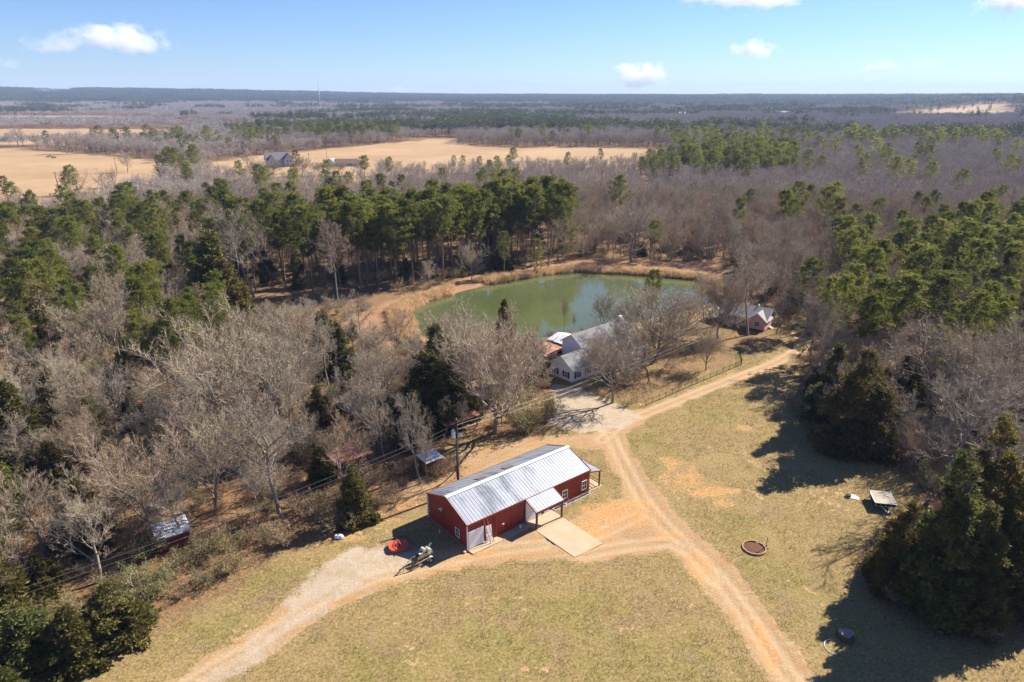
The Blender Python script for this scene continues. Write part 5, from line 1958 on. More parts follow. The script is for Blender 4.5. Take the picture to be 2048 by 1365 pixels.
HX, HY = G(1143.7, 769.2)
wh = thing('farmhouse', 'white farmhouse with grey roof and black shutters behind bare trees', 'house', (HX, HY, 0), R(41.6))
MB().box(.1, 8.4, .1, 5.5, -.2, .42).build('foundation', M_BLOCK, wh)
gable_block(wh, 0, 8.6, 0, 5.6, 2.9, 4.75, M_SIDING, M_SHINGLE, 'x', base=.4)
gable_block(wh, 6.2, 21.5, 3.7, 8.7, 4.9, 6.6, M_SIDING, M_SHINGLE, 'x', base=0)
gable_block(wh, 8.7, 19.6, .6, 3.9, 2.8, 3.9, M_SIDING, M_SHINGLE, 'x', base=.3)
for y in (4.75, 1.95):
    window(wh, (-.02, y, .95), (0, -1, 0), .85, 1.15, out=(-1, 0, 0), shutters=True, bars=(1, 1))
for x in (1.05, 3.8, 6.3):
    window(wh, (x, -.02, .95), (1, 0, 0), .85, 1.2, out=(0, -1, 0), shutters=True, bars=(1, 1))
for x in (9.6, 11.2, 17.5):
    window(wh, (x, .58, 1.0), (1, 0, 0), .85, 1.2, out=(0, -1, 0), shutters=True)
for x in (7.2, 9.4):
    window(wh, (x, 3.68, 3.75), (1, 0, 0), .8, .9, out=(0, -1, 0))
fd = MB().box(14.6, 15.55, .5, .58, .55, 2.5).build('front_door', M_WHITE, wh)
MB().box(14.8, 15.35, .47, .495, 1.4, 2.3).build('pane', M_GLASS, fd)
MB().box(19.9, 20.6, 5.6, 6.3, 5.8, 7.5).build('chimney', M_WHITE, wh)
# porch with rail and steps
pc = MB().box(13.0, 19.4, -2.0, .55, .40, .55).build('porch_floor', M_GREYWOOD, wh)
MB().prism([(12.8, -2.2, 2.55), (12.8, .6, 3.05), (12.8, .6, 3.17), (12.8, -2.2, 2.67)], (6.9, 0, 0)).build('porch_roof', M_SHINGLE, wh)
for x in (13.1, 15.2, 17.3, 19.25):
    MB().box(x - .06, x + .06, -1.95, -1.83, .55, 2.58).build('porch_post', M_WHITE, wh)
rail = MB()
for x0, x1 in ((13.17, 15.13), (17.37, 19.18)):
    rail.box(x0, x1, -1.92, -1.86, 1.35, 1.42).box(x0, x1, -1.92, -1.86, .68, .74)
    n = int((x1 - x0) / .16)
    for i in range(n):
        xx = x0 + (i + .5) * (x1 - x0) / n
        rail.box(xx - .02, xx + .02, -1.91, -1.87, .74, 1.35)
rail.build('porch_rail', M_WHITE, wh)
for i in range(4):
    MB().box(15.35, 17.15, -2.02 - .34 * (i + 1), -2.02 - .34 * i - .01, .36 - i * .12, .42 - i * .12).build('step', M_GREYWOOD, wh)
for x in (15.28, 17.22):
    h = MB().bar((x, -2.0, 1.4), (x, -3.5, .95), .07, .06)
    h.bar((x, -2.0, .75), (x, -3.5, .3), .05, .05)
    h.box(x - .05, x + .05, -3.55, -3.45, -.05, 1.0)
    for i in range(8):
        yy = -2.1 - i * .18
        h.box(x - .02, x + .02, yy - .02, yy + .02, .72 - i * .054, 1.38 - i * .054)
    h.build('stair_rail', M_WHITE, wh)


def metal_roof(root, name, p0, p1, q0, q1, mat, n=None):
    """Loose roofing sheets laid side by side: each sheet is a piece of its own."""
    p0, p1, q0, q1 = map(Vector, (p0, p1, q0, q1))
    L = (p1 - p0).length
    n = n or max(2, int(L / .8))
    base = MB().prism([p0 + Vector((0, 0, -.08)), p1 + Vector((0, 0, -.08)), q1 + Vector((0, 0, -.08)), q0 + Vector((0, 0, -.08))], (0, 0, .05)).build(name, M_GREYWOOD, root)
    rr = random.Random(int(L * 100) + len(name))
    for i in range(n):
        a, b = i / n, (i + .985) / n
        dz = Vector((0, 0, rr.uniform(-.012, .03)))
        ext = rr.uniform(-.06, .14)
        A, Bq = p0.lerp(p1, a), p0.lerp(p1, b)
        C, D = q0.lerp(q1, a), q0.lerp(q1, b)
        e0, e1 = (A - C).normalized() * ext, (Bq - D).normalized() * ext
        ribbed(A + e0 + dz, Bq + e1 + dz, C + dz, D + dz, .2, .02, .1, thick=.008).build('roof_sheet', mat if not isinstance(mat, (list, tuple)) else mat[rr.randrange(len(mat))], base)
    return base


# carport and lean-to roofs behind the house
cp = thing('carport', 'open carport with rusty corrugated roof at the back of the white house', 'carport', (HX, HY, 0), R(41.6))
metal_roof(cp, 'roof', (1.9, 8.2, 2.45), (1.9, 13.6, 2.45), (8.3, 9.0, 3.0), (8.3, 14.4, 3.0), M_RUST)
for x, y in ((2.2, 8.5), (2.2, 13.2), (5.2, 8.8), (5.2, 13.6), (8.0, 13.9)):
    MB().box(x - .07, x + .07, y - .07, y + .07, -.1, 2.36 + (x - 2) * .085).build('post', M_GREYWOOD, cp)
MB().box(2.1, 8.0, 13.75, 13.85, .0, 2.2).build('back_wall', M_GREYWOOD, cp)
ls = thing('lean_to', 'pale tin roofed outbuilding between the rusty carport and the pond', 'outbuilding', (HX, HY, 0), R(41.6))
metal_roof(ls, 'roof', (7.6, 9.1, 3.25), (7.6, 14.2, 3.25), (10.4, 9.1, 4.1), (10.4, 14.2, 4.1), [M_TIN, M_TIN, M_TINPALE])
metal_roof(ls, 'roof', (13.4, 14.2, 3.25), (13.4, 9.1, 3.25), (10.4, 14.2, 4.1), (10.4, 9.1, 4.1), [M_TIN, M_TINPALE])
MB().box(8.4, 13.2, 9.3, 13.95, -.1, 3.1).build('wall', M_GREYWOOD, ls)

# pink house
PLX, PLY = G(1436.7, 644.5)
pk = thing('cottage', 'small pink house with pale grey roof right of the pond', 'house', (PLX, PLY, 0), R(-37.6))
MB().box(.1, 10.7, .1, 6.4, -.3, .28).build('foundation', M_BLOCK, pk)
gable_block(pk, 0, 10.8, 0, 6.5, 2.5, 4.35, M_PINK, M_SHINGLE2, 'x', ov=.35, base=.25)
gable_block(pk, 7.2, 10.85, -.55, 3.4, 2.5, 4.0, M_PINK, M_SHINGLE2, 'y', ov=.35, base=.25)
for x, w, b in ((8.4, 1.3, (2, 1)),):
    window(pk, (x, -.57, .95), (1, 0, 0), w, 1.15, out=(0, -1, 0), bars=b)
for x in (.45, 3.55, 5.35):
    window(pk, (x, -.02, .95), (1, 0, 0), .75, 1.2, out=(0, -1, 0), bars=(0, 1))
window(pk, (10.87, .6, .95), (0, 1, 0), .8, 1.15, out=(1, 0, 0), bars=(0, 1))
window(pk, (10.82, 4.4, .95), (0, 1, 0), .8, 1.15, out=(1, 0, 0), bars=(0, 1))
d = MB().box(1.9, 2.8, -.08, -.001, .3, 2.3).build('front_door', M_WHITE, pk)
MB().box(2.1, 2.6, -.1, -.082, 1.2, 2.0).build('pane', M_GLASS, d)
MB().box(-2.6, -.02, .5, 4.5, .18, .32).build('porch_floor', M_GREYWOOD, pk)
MB().prism([(-2.8, .3, 2.15), (-.4, .3, 2.45), (-.4, .3, 2.55), (-2.8, .3, 2.25)], (0, 4.4, 0)).build('porch_roof', M_SHINGLE2, pk)
for y in (.6, 2.5, 4.4):
    MB().box(-2.5, -2.38, y - .06, y + .06, .32, 2.2).build('porch_post', M_WHITE, pk)
pr_ = MB()
for z in (.6, 1.15):
    pr_.box(-2.47, -2.41, .67, 2.43, z, z + .06).box(-2.47, -2.41, 2.57, 4.33, z, z + .06)
pr_.build('porch_rail', M_WHITE, pk)
for i in range(3):
    MB().box(10.9, 11.2 + i * .3, 2.2, 3.4, -.05, .42 - i * .14).build('step', M_CONC, pk)
MB().box(7.6, 7.9, 3.4, 3.7, 4.0, 4.9).build('vent_pipe', M_WHITE, pk)


def shed(name, label, cat, px, py, ang, w, dp_, hf, hb, wall, roof, walls=True, door=False, ov=.25):
    """Small mono-pitch shed; the spot is the front right corner as seen; extends to the left and back."""
    x, y = G(px, py)
    r = thing(name, label, cat, (x, y, 0), ang)
    if walls:
        k = max(3, int(w / .3))
        for i in range(k):          # upright boards, front and ends
            a0, a1 = -w + i * w / k, -w + (i + 1) * w / k - .012
            MB().box(a0, a1, 0, .03, .0, hf - .05 - .03 * (i % 3)).build('board', wall, r)
        for xx in (-w - .03, .001):
            MB().prism([(xx, .032, 0), (xx, dp_, 0), (xx, dp_, hb - .05), (xx, .032, hf - .05)], (.028, 0, 0)).build('end_wall', wall, r)
        MB().box(-w, 0, dp_ + .001, dp_ + .03, 0, hb - .05).build('back_wall', wall, r)
    else:
        for a in (-w + .1, -w / 2, -.1):
            MB().box(a - .06, a + .06, .1, .22, -.1, hf - .08).build('post', M_GREYWOOD, r)
            MB().box(a - .06, a + .06, dp_ - .22, dp_ - .1, -.1, hb - .1).build('post', M_GREYWOOD, r)
        MB().box(-w, 0, dp_ - .08, dp_ - .03, 0, hb - .15).build('back_wall', M_GREYWOOD, r)
    metal_roof(r, 'roof', (-w - ov, -ov, hf + .03), (ov, -ov, hf + .03), (-w - ov, dp_ + ov, hb + .03), (ov, dp_ + ov, hb + .03), roof)
    if door:
        dd = MB().box(-w * .62, -w * .62 + .85, -.05, -.002, .05, 1.85).build('door', wall, r)
        MB().box(-w * .62 + .7, -w * .62 + .78, -.09, -.052, .9, 1.05).build('handle', M_IRON, dd)
    return r


shed('red_shed', 'faded red shed with pale tin roof half hidden at the left wood edge', 'shed', 382.5, 1088.5, R(36), 3.3, 2.5, 2.1, 2.5, M_SHEDRED, M_TINPALE, door=True)
shed('tin_shed', 'small red shed with streaked pale roof behind the utility pole', 'shed', 884, 938, R(40), 2.5, 2.1, 1.9, 2.2, M_SHEDRED, M_TINPALE, door=True)
shed('open_shed', 'low open shed with rusty red roof beneath the tall bare tree', 'shed', 957, 851, R(40), 6.2, 3.2, 1.9, 2.35, M_SHEDRED, M_RUSTRED, walls=False)
shed('low_shed', 'low shed with rusty red roof among bare trees left of the utility pole', 'shed', 742, 926, R(40), 5.2, 3.4, 1.75, 2.2, M_SHEDRED, M_RUSTRED)
shed('collapsed_shed', 'collapsed rusty tin shed under the big bare oak on the right', 'shed', 1868, 858, R(-20), 4.6, 4.0, 1.0, 2.2, M_SHEDRED, [M_RUST, M_RUSTRED, M_TINPALE])
# ------------------------------------------------------------------ utility pole and wires
PXP, PYP = G(917, 984)
M_POLE = simple('pole_timber', (0.055, 0.038, 0.03), 0.9, 0, 0.3, 2, 0.1)
M_GREYMETAL = simple('metal_grey', (0.52, 0.54, 0.57), 0.4, 0.3, 0.1, 2, 0)
up = thing('utility_pole', 'dark wooden utility pole with grey transformer behind the red barn', 'utility pole', (PXP, PYP, 0))
MB().tube([(0, 0, -.3), (0, 0, 10.7)], .20, 10, .14).build('pole', M_POLE, up, smooth=False)
tf = MB().lathe((-.42, -.12, 8.15), [(.02, 0), (.26, .02), (.27, .1), (.27, .95), (.24, 1.02), (.08, 1.06)], 14).build('transformer', M_GREYMETAL, up)
MB().lathe((-.42, -.12, 9.21), [(.05, 0), (.07, .05), (.04, .1), (.07, .15), (.03, .28)], 8).build('bushing', M_WHITEMETAL, tf)
MB().box(-.2, -.12, -.15, -.05, 8.4, 9.0).build('bracket', M_IRON, up)
arm = MB().box(.12, .75, -.05, .05, 8.3, 8.4)
arm.lathe((.62, 0, 8.4), [(.06, 0), (.09, .08), (.05, .3)], 8).lathe((.4, 0, 8.4), [(.06, 0), (.09, .08), (.05, .3)], 8)
arm.build('cutout_bracket', M_GREYMETAL, up)
MB().lathe((0, 0, 10.7), [(.05, 0), (.06, .06), (.04, .12), (.06, .17), (.02, .26)], 8).build('insulator', M_GREYMETAL, up)
MB().tube([(.02, -.16, .2), (.02, -.13, 8.2)], .03, 6).build('conduit', M_GREYMETAL, up)
M_WIRE = simple('wire_alloy', (0.36, 0.34, 0.30), 0.5, 0.2, 0.1, 2, 0)


def wire(label, a, b, sag, r=.010):
    pts = []
    for i in range(25):
        t = i / 24
        p = Vector(a).lerp(Vector(b), t)
        p.z -= sag * 4 * t * (1 - t)
        pts.append(p)
    o = MB().tube(pts, r, 4).build('power_line', M_WIRE)
    return tag(o, label, 'power line', 'overhead wires at the pole')


ca, sa = math.cos(R(-37.6)), math.sin(R(-37.6))
hook = Vector((PLX + 7.25 * ca + .9 * sa, PLY + 7.25 * sa - .9 * ca, 3.0))
wire('upper overhead wire running from the pole to the pink house', (PXP, PYP, 9.95), hook + Vector((-.3, 0, .55)), 1.15)
wire('lower overhead wire running from the pole to the pink house', (PXP, PYP, 9.3), hook, 1.25)
wire('upper overhead wire running from the pole to the lower left', (PXP, PYP, 10.0), (-56.5, 50.6, 3.6), 1.0)
wire('lower overhead wire running from the pole to the lower left', (PXP, PYP, 9.4), (-56.5, 50.6, 2.9), 1.0)

# ------------------------------------------------------------------ iron fence round the yard
FENCE_H = 1.05


def iron_fence(label, pts, n_last_gate=False):
    r = thing('iron_fence', label, 'fence', (*G(*pts[0]), 0), 0, 'dark iron fencing round the yard')
    o = Vector(r.location)
    g = [Vector((*G(*p), 0)) - o for p in pts]
    first = True
    for a, b in zip(g[:-1], g[1:]):
        n = max(1, round((b - a).length / 1.9))
        for i in range(n + 1):
            p = a.lerp(b, i / n)
            if i == 0 and not first:
                continue
            MB().box(p.x - .032, p.x + .032, p.y - .032, p.y + .032, -.1, FENCE_H + .08).build('post', M_IRON, r)
        for i in range(n):
            p, q = a.lerp(b, i / n), a.lerp(b, (i + 1) / n)
            mb = MB()
            for z in (.15, .92):
                mb.bar(p + Vector((0, 0, z)), q + Vector((0, 0, z)), .024)
            k = 12
            for j in range(1, k):
                s = p.lerp(q, j / k)
                mb.bar(s + Vector((0, 0, .05)), s + Vector((0, 0, FENCE_H)), .013)
            mb.build('fence_panel', M_IRON, r)
        first = False
    return r


iron_fence('long dark iron fence between the yard and the dirt track', [(1291, 812), (1394, 768), (1458, 741), (1482, 730)])
iron_fence('short dark iron fence on the left of the yard gate opening', [(1262, 809), (1274, 804)])
iron_fence('dark iron fence at the shaded right end of the yard', [(1483, 729), (1478, 708), (1440, 700)])

# ------------------------------------------------------------------ machinery left of the barn
M_ORANGE = simple('paint_orange', (0.62, 0.10, 0.045), 0.45, 0, 0.2, 2, 0.05, (0.25, 0.08, 0.05), 0.5)
M_TYRE = simple('rubber', (0.02, 0.02, 0.02), 0.8, 0, 0.2, 4, 0)
M_CREAM = simple('paint_cream', (0.52, 0.49, 0.38), 0.5, 0, 0.25, 3, 0.05, (0.12, 0.10, 0.08), 0.6)
M_BLACK = simple('paint_black', (0.025, 0.025, 0.027), 0.45, 0.1, 0.3, 3, 0)
M_TAN = simple('paint_tan', (0.33, 0.25, 0.11), 0.6, 0, 0.3, 3, 0)
mw = thing('rotary_mower', 'orange rotary mower deck lying half in the barn shadow', 'mower', (-13.35, 67.25, 0), R(20))
prof = []
for k in range(20):
    a = 2 * math.pi * k / 20
    rx, ry = 1.15, 1.0
    q = 3.0
    prof.append((rx * math.copysign(abs(math.cos(a)) ** (2 / q), math.cos(a)), ry * math.copysign(abs(math.sin(a)) ** (2 / q), math.sin(a))))
dk = MB().prism([(x, y, .36) for x, y in prof], (0, 0, .04))
for (a, b), (c2, d2) in zip(prof, prof[1:] + prof[:1]):
    dk.prism([(a, b, .08), (c2, d2, .08), (c2, d2, .36), (a, b, .36)], (-a * .025, -b * .025, 0))
dko = dk.build('deck', M_ORANGE, mw)
MB().lathe((0, .1, .40), [(.30, 0), (.28, .05), (.15, .08), (.15, .26), (.05, .30)], 14).build('gearbox', M_BLACK, mw)
for s in (-1, 1):
    MB().bar((s * .35, -.95, .45), (s * .08, .15, .95), .06).build('hitch_bar', M_ORANGE, mw)
    MB().bar((s * .95, -.6, .43), (s * .2, .9, .43), .07, .05).build('brace', M_ORANGE, mw)
MB().bar((0, .15, .95), (0, .98, .45), .07).build('brace', M_ORANGE, mw)
MB().bar((0, .2, .62), (0, -1.25, .55), .08).build('drive_shaft', M_BLACK, mw)
MB().tube([(-.06, 1.35, .2), (.06, 1.35, .2)], .2, 14).build('tail_wheel', M_TYRE, mw)
MB().bar((0, .95, .42), (0, 1.4, .25), .07).build('wheel_arm', M_ORANGE, mw)

tr = thing('machine_trailer', 'dark two-wheeled trailer carrying a cream and black engine unit', 'trailer', (-10.1, 64.9, 0), R(44))
# local +x points away from the tongue
fr = MB()
for s in (-1, 1):
    fr.bar((-1.25, s * .62, .55), (1.35, s * .62, .55), .09)
    fr.bar((-1.25, s * .62, .55), (-3.0, s * .04, .45), .08)
for x in (-1.2, -.3, .5, 1.3):
    fr.bar((x, -.62, .55), (x, .62, .55), .08)
fr.build('frame', M_TAN, tr)
MB().bar((-2.9, 0, .45), (-3.35, 0, .45), .09).build('hitch', M_BLACK, tr)
MB().tube([(-2.75, .05, .0), (-2.75, .05, .75)], .035, 8).build('jack', M_BLACK, tr)
for s in (-1, 1):
    w = MB().tube([(.35, s * .78, .34), (.35, s * .98, .34)], .34, 18).build('wheel', M_TYRE, tr)
    MB().tube([(.35, s * .785, .34), (.35, s * .99, .34)], .17, 12).build('rim', M_CREAM, w)
    fd_ = MB()
    ar = [(.35 + .45 * math.cos(a), .34 + .45 * math.sin(a)) for a in np.linspace(.25, math.pi - .25, 8)]
    for (x0, z0), (x1, z1) in zip(ar[:-1], ar[1:]):
        fd_.prism([(x0, s * .74, z0), (x1, s * .74, z1), (x1, s * 1.02, z1), (x0, s * 1.02, z0)], (0, 0, .03))
    fd_.build('fender', M_CREAM, tr)
MB().box(-.85, .25, -.42, .42, .6, 1.1).build('engine', M_BLACK, tr, bevel=.05)
rb = MB()
for z in (.98, 1.18):
    rb.tube([(-1.15, -.55, z), (.2, -.58, z), (.6, -.58, z)], .03, 6)
rb.tube([(-1.15, -.55, .55), (-1.15, -.55, 1.18)], .03, 6)
rb.build('guard_rail', M_TAN, tr)
for x, y, z, r_, l in ((.62, -.1, 1.15, .30, .75), (.1, .12, 1.32, .24, .6)):
    MB().tube([(x, y - l / 2, z), (x, y + l / 2, z)], r_, 14).build('tank', M_CREAM, tr)
MB().box(.5, 1.15, -.45, .40, .6, .98).build('pump_housing', M_CREAM, tr, bevel=.06)
MB().tube([(.95, .1, .9), (1.0, .15, 1.5), (1.25, .15, 1.68)], .11, 10).build('chute', M_CREAM, tr)
MB().tube([(-.5, .2, 1.1), (-.5, .2, 1.45), (-.62, .2, 1.52)], .04, 8).build('exhaust', M_BLACK, tr)
MB().box(-.65, -.2, -.25, .05, 1.1, 1.24).build('air_filter', M_GREYMETAL, tr)

for (a, b, lab) in (((-15.5, 68.3), (-14.15, 69.0), 'pale landscape timber in the sun left of the orange mower'), ((-14.1, 69.05), (-13.05, 69.65), 'landscape timber behind the orange mower at the shadow corner'),
                    ((-12.95, 69.55), (-11.75, 68.35), 'shaded landscape timber right of the orange mower'), ((-11.7, 68.25), (-10.5, 67.0), 'shaded landscape timber behind the machine trailer')):
    t = MB().bar((*a, .07), (*b, .07), .14, .14).build('landscape_timber', M_GREYWOOD, bevel=.015)
    tag(t, lab, 'timber', 'timbers edging the gravel')
x, y = b2w(-.6, -.15)[:2]
bl = MB().lathe((x, y, 0), [(.05, 0), (.2, .03), (.22, .12), (.15, .2), (.03, .22)], 9)
tag(bl.build('splash_stone', M_CONC), 'pale stone at the foot of the barn corner downspout', 'stone')
x, y = G(879.5, 1067)
ps_ = MB().tube([(x, y, -.05), (x, y, .55)], .045, 8)
tag(ps_.build('pipe_stub', M_WHITEMETAL), 'short white pipe standing in the shadow beside the barn gable', 'pipe')

# the plastic heap at the edge of the lawn
def lump(name, mat, c, size, seed, label, cat, flat=.5, group=None):
    bm = bmesh.new()
    bmesh.ops.create_icosphere(bm, subdivisions=3, radius=1.0)
    for v in bm.verts:
        n = fbm(np.array([v.co.x * 1.7 + 5]), np.array([v.co.y * 1.7 + v.co.z * 1.3 + 9]), seed, 3)[0]
        k = .62 + .75 * n
        v.co = Vector((v.co.x * size[0] * k, v.co.y * size[1] * k, max(-.35, v.co.z) * size[2] * k + size[2] * .3))
    me = bpy.data.meshes.new(name)
    bm.to_mesh(me)
    bm.free()
    me.materials.append(mat)
    o = link(name, me)
    o.location = c
    return tag(o, label, cat, group)


x, y = G(678, 1076)
lump('plastic_sack', M_WHITEMETAL, (x, y, 0), (.62, .36, .34), 3, 'crumpled white sack lying at the grass edge left of the barn', 'sack')
lump('cloth_bundle', M_ORANGE, (x - .45, y + .25, 0), (.3, .28, .25), 8, 'small orange bundle beside the white sack on the grass', 'bundle')

# ------------------------------------------------------------------ right lawn: trailer, fire ring, stump
tx, ty = G(1768, 1020)
ct = thing('covered_trailer', 'flat trailer with a pale canvas deck under the bare tree on the right', 'trailer', (tx, ty, 0), R(-12))
cd = MB()
n = 8
for i in range(n):
    for j in range(n):
        def zz(a, b):
            return 1.02 + .10 * fbm(np.array([a * 3.0 + 2]), np.array([b * 3.0 + 4]), 5, 3)[0] - .10 * ((a - .5) ** 2 + (b - .5) ** 2)
        a0, a1, b0, b1 = i / n, (i + 1) / n, j / n, (j + 1) / n
        P4 = [(-1.25 + 2.5 * a, -.2 + 3.0 * b, zz(a, b)) for a, b in ((a0, b0), (a1, b0), (a1, b1), (a0, b1))]
        cd.prism(P4, (0, 0, .02))
cd.build('canvas_cover', simple('canvas_pale', (0.40, 0.35, 0.27), .85, 0, .25, 2, .15, (0.30, 0.25, 0.18), .6), ct)
MB().box(-1.2, 1.2, -.15, 2.75, .62, .99).build('bed', M_BLACK, ct)
fr2 = MB()
for s in (-1, 1):
    fr2.bar((s * 1.28, -.3, 1.08), (s * 1.28, 2.85, 1.08), .08)
    fr2.bar((s * .5, -.2, .58), (0, -1.6, .5), .08)
fr2.bar((-1.32, -.3, 1.08), (1.32, -.3, 1.08), .08)
for i in range(5):
    fr2.bar((-1.2 + i * .6, -.3, .66), (-1.2 + i * .6, -.3, 1.06), .06)
fr2.bar((-1.28, -.3, .66), (1.28, -.3, .66), .06)
fr2.build('rail_frame', M_GREYMETAL, ct)
for s in (-1, 1):
    w = MB().tube([(s * 1.02, 1.5, .36), (s * 1.22, 1.5, .36)], .36, 18).build('wheel', M_TYRE, ct)
    MB().tube([(s * 1.0, 1.5, .36), (s * 1.23, 1.5, .36)], .18, 12).build('rim', M_GREYMETAL, w)
MB().bar((-1.5, -.75, 0), (-1.35, 2.6, 1.45), .07).build('loading_bar', M_GREYWOOD, ct)
x, y = G(1704, 996)
sm = thing('sheet_metal', 'small bent white metal sheet on the grass left of the covered trailer', 'sheet metal', (x, y, 0), R(-20))
MB().prism([(-.8, -.2, .03), (.7, -.35, .05), (.9, .1, .12), (.2, .45, .25), (-.6, .4, .22)], (0, 0, .02)).build('bent_sheet', M_WHITEMETAL, sm)
MB().tube([(-.45, .1, .14), (-.45, .1, .32)], .34, 14).build('tyre', M_TYRE, sm)

fx, fy = G(1508, 1097)
fr_ = thing('fire_ring', 'low brick fire ring full of brown leaves on the right lawn', 'fire ring', (fx, fy, 0))
M_BRICK = simple('brick_tan', (0.40, 0.24, 0.14), 0.9, 0, 0.3, 4, 0.1)
MB().lathe((0, 0, -.05), [(1.2, 0), (1.2, .10), (.6, .13), (.05, .12)], 28).build('leaf_bed', simple('leaf_bed', (0.14, 0.06, 0.032), .95, 0, .6, 9, .4), fr_)
bmesh_brick = MB().box(-.15, .15, -.09, .09, -.04, .18).mesh('brick', M_BRICK, bevel=.015)
for k in range(27):
    a = 2 * math.pi * k / 27
    if k in (4,):
        continue
    o = link('brick', bmesh_brick, fr_)
    o.location = (1.3 * math.cos(a), 1.3 * math.sin(a), random.Random(k).uniform(-.02, .03))
    o.rotation_euler = (0, 0, a + math.pi / 2 + random.Random(k).uniform(-.1, .1))
x, y = G(1532, 1096)
hy = thing('yard_hydrant', 'thin dark water hydrant standing at the edge of the fire ring', 'hydrant', (x, y, 0), R(100))
MB().tube([(0, 0, -.1), (0, 0, 1.3)], .035, 8).build('riser', M_IRON, hy)
MB().lathe((0, 0, -.02), [(.32, 0), (.30, .14), (.1, .2)], 12).build('base', M_IRON, hy)
MB().bar((-.05, 0, 1.32), (.22, 0, 1.42), .05).build('handle', M_IRON, hy)
MB().tube([(0, 0, 1.25), (-.2, 0, 1.2), (-.24, 0, 1.1)], .03, 8).build('spout', M_IRON, hy)

sx, sy = G(1690, 1276)
st_ = thing('tree_stump', 'wide grey tree stump at the edge of the dark tree shadow', 'stump', (sx, sy, 0))
sp_ = MB()
n, vs, fs = 22, [], []
for r_, z in ((.92, -.05), (.72, .14), (.66, .62), (.60, .66), (.25, .60)):
    for k in range(n):
        a = 2 * math.pi * k / n
        q = r_ * (1 + .10 * math.sin(a * 3 + 1) + .06 * math.sin(a * 7))
        vs.append((q * math.cos(a), q * math.sin(a), z + .03 * math.sin(a * 5)))
for i in range(4):
    for k in range(n):
        fs.append((i * n + k, i * n + (k + 1) % n, (i + 1) * n + (k + 1) % n, (i + 1) * n + k))
fs.append(tuple(range(4 * n, 5 * n)))
sp_.add(vs, fs)
sp_.m = [0] * (2 * n) + [1] * (2 * n + 1)
sp_.build('trunk', [simple('stump_bark', (0.10, 0.075, 0.055), .95, 0, .4, 6, .3), simple('stump_wood', (0.30, 0.25, 0.20), .9, 0, .3, 5, .2)], st_)
pts = []
cx_, cy_ = G(1672, 1296)
for k in range(15):
    a = R(95) + R(150) * k / 14
    pts.append((cx_ + 1.05 * math.cos(a), cy_ + 1.05 * math.sin(a), .06))
tag(MB().tube(pts, .032, 6).build('edging_hose', M_WHITEMETAL), 'curved white edging hose on the grass below the stump', 'hose')

rx_, ry_ = G(1941, 889)
rp = thing('red_post', 'tall rusty red steel post with a pale top in the right woods', 'post', (rx_, ry_, 0), R(30))
M_RPOST = rust_material('post_red', (0.58, 0.40, 0.30), (0.52, 0.085, 0.03), .8)
MB().box(-.14, .14, -.14, -.09, 0, 4.2).box(-.14, -.09, -.09, .14, 0, 4.2).build('channel', M_RPOST, rp)
MB().box(-.2, .35, -.2, .16, 4.2, 4.34).build('cap', M_TINPALE, rp)
MB().bar((.2, .0, 0), (.3, 0, 4.2), .05).build('brace', M_RPOST, rp)
# wooden bench-like dock at the shore
dx_, dy_ = G(1384, 612)
dk_ = thing('dock', 'small weathered wooden dock at the right shore of the pond', 'dock', (dx_, dy_, -.1), R(25))
for i in range(9):
    MB().box(-1.8 + i * .4, -1.42 + i * .4, -.7, .7, .32, .38).build('plank', M_GREYWOOD, dk_)
for s in (-.55, .55):
    for xx in (-1.6, 0, 1.6):
        MB().tube([(xx, s, -1.4), (xx, s, .31)], .07, 8).build('pile', M_GREYWOOD, dk_)
MB().box(-1.8, 1.8, -.78, -.72, .75, .85).build('hand_rail', M_WHITE, dk_)

# ------------------------------------------------------------------ far buildings, mast, fences, cattle
def far_house(label, px, py, ang, blocks, wall, roof, wins, name='farmhouse', cat='house'):
    x, y = G(px, py)
    r = thing(name, label, cat, (x, y, float(land_h(x, y))), R(ang))
    for (x0, x1, y0, y1, e, p, ax) in blocks:
        gable_block(r, x0, x1, y0, y1, e, p, wall, roof, ax, ov=.5, lap=False)
    for (xx, yy, z, w, h, d) in wins:
        if d == 0:
            window(r, (xx, yy, z), (1, 0, 0), w, h, out=(0, -1, 0))
        else:
            window(r, (xx, yy, z), (0, -1, 0), w, h, out=(-1, 0, 0))
    return r


M_GREYSIDE = simple('siding_grey', (0.42, 0.42, 0.45), 0.7, 0, 0.1, 1, 0)
far_house('two-storey grey farmhouse with steep grey roof at the near edge of the centre pasture', 562, 334, 24,
          [(-10, 8, 0, 9, 5.2, 10.0, 'x'), (2.5, 9.0, -3, 4, 5.2, 9.4, 'y'), (-9, -3, -2.5, 3, 4.5, 8.6, 'y')], M_GREYSIDE, M_SHINGLE,
          [(4.2, -3.02, 3.4, 1.2, 1.5, 0), (6.2, -3.02, 3.4, 1.2, 1.5, 0), (4.2, -3.02, .9, 1.2, 1.6, 0), (-7, -2.52, 3.0, 1.2, 1.5, 0), (-1.5, -.02, 3.3, 1.2, 1.5, 0), (.5, -.02, 3.3, 1.2, 1.5, 0)])
far_house('white farmhouse beyond the far pasture, left of the dark pines', 523, 251, 10,
          [(-16, 14, 0, 10, 4.5, 9.0, 'x'), (-2, 7, -4, 5, 4.5, 8.5, 'y'), (-14, -7, -4, 5, 4.5, 9.5, 'y')], M_SIDING, M_SHINGLE2,
          [(0, -4.02, 1.2, 1.8, 2, 0), (3, -4.02, 1.2, 1.8, 2, 0), (-12, -4.02, 1.2, 1.8, 2, 0), (9, -.02, 1.2, 1.8, 2, 0)])
far_house('small pale cottage roof showing right of the two-storey grey farmhouse', 660, 333, -15, [(-4, 4, 0, 6, 3.0, 5.6, 'y')], M_SIDING, M_SHINGLE2, [(-1, -.02, 1, 1.4, 1.5, 0)])
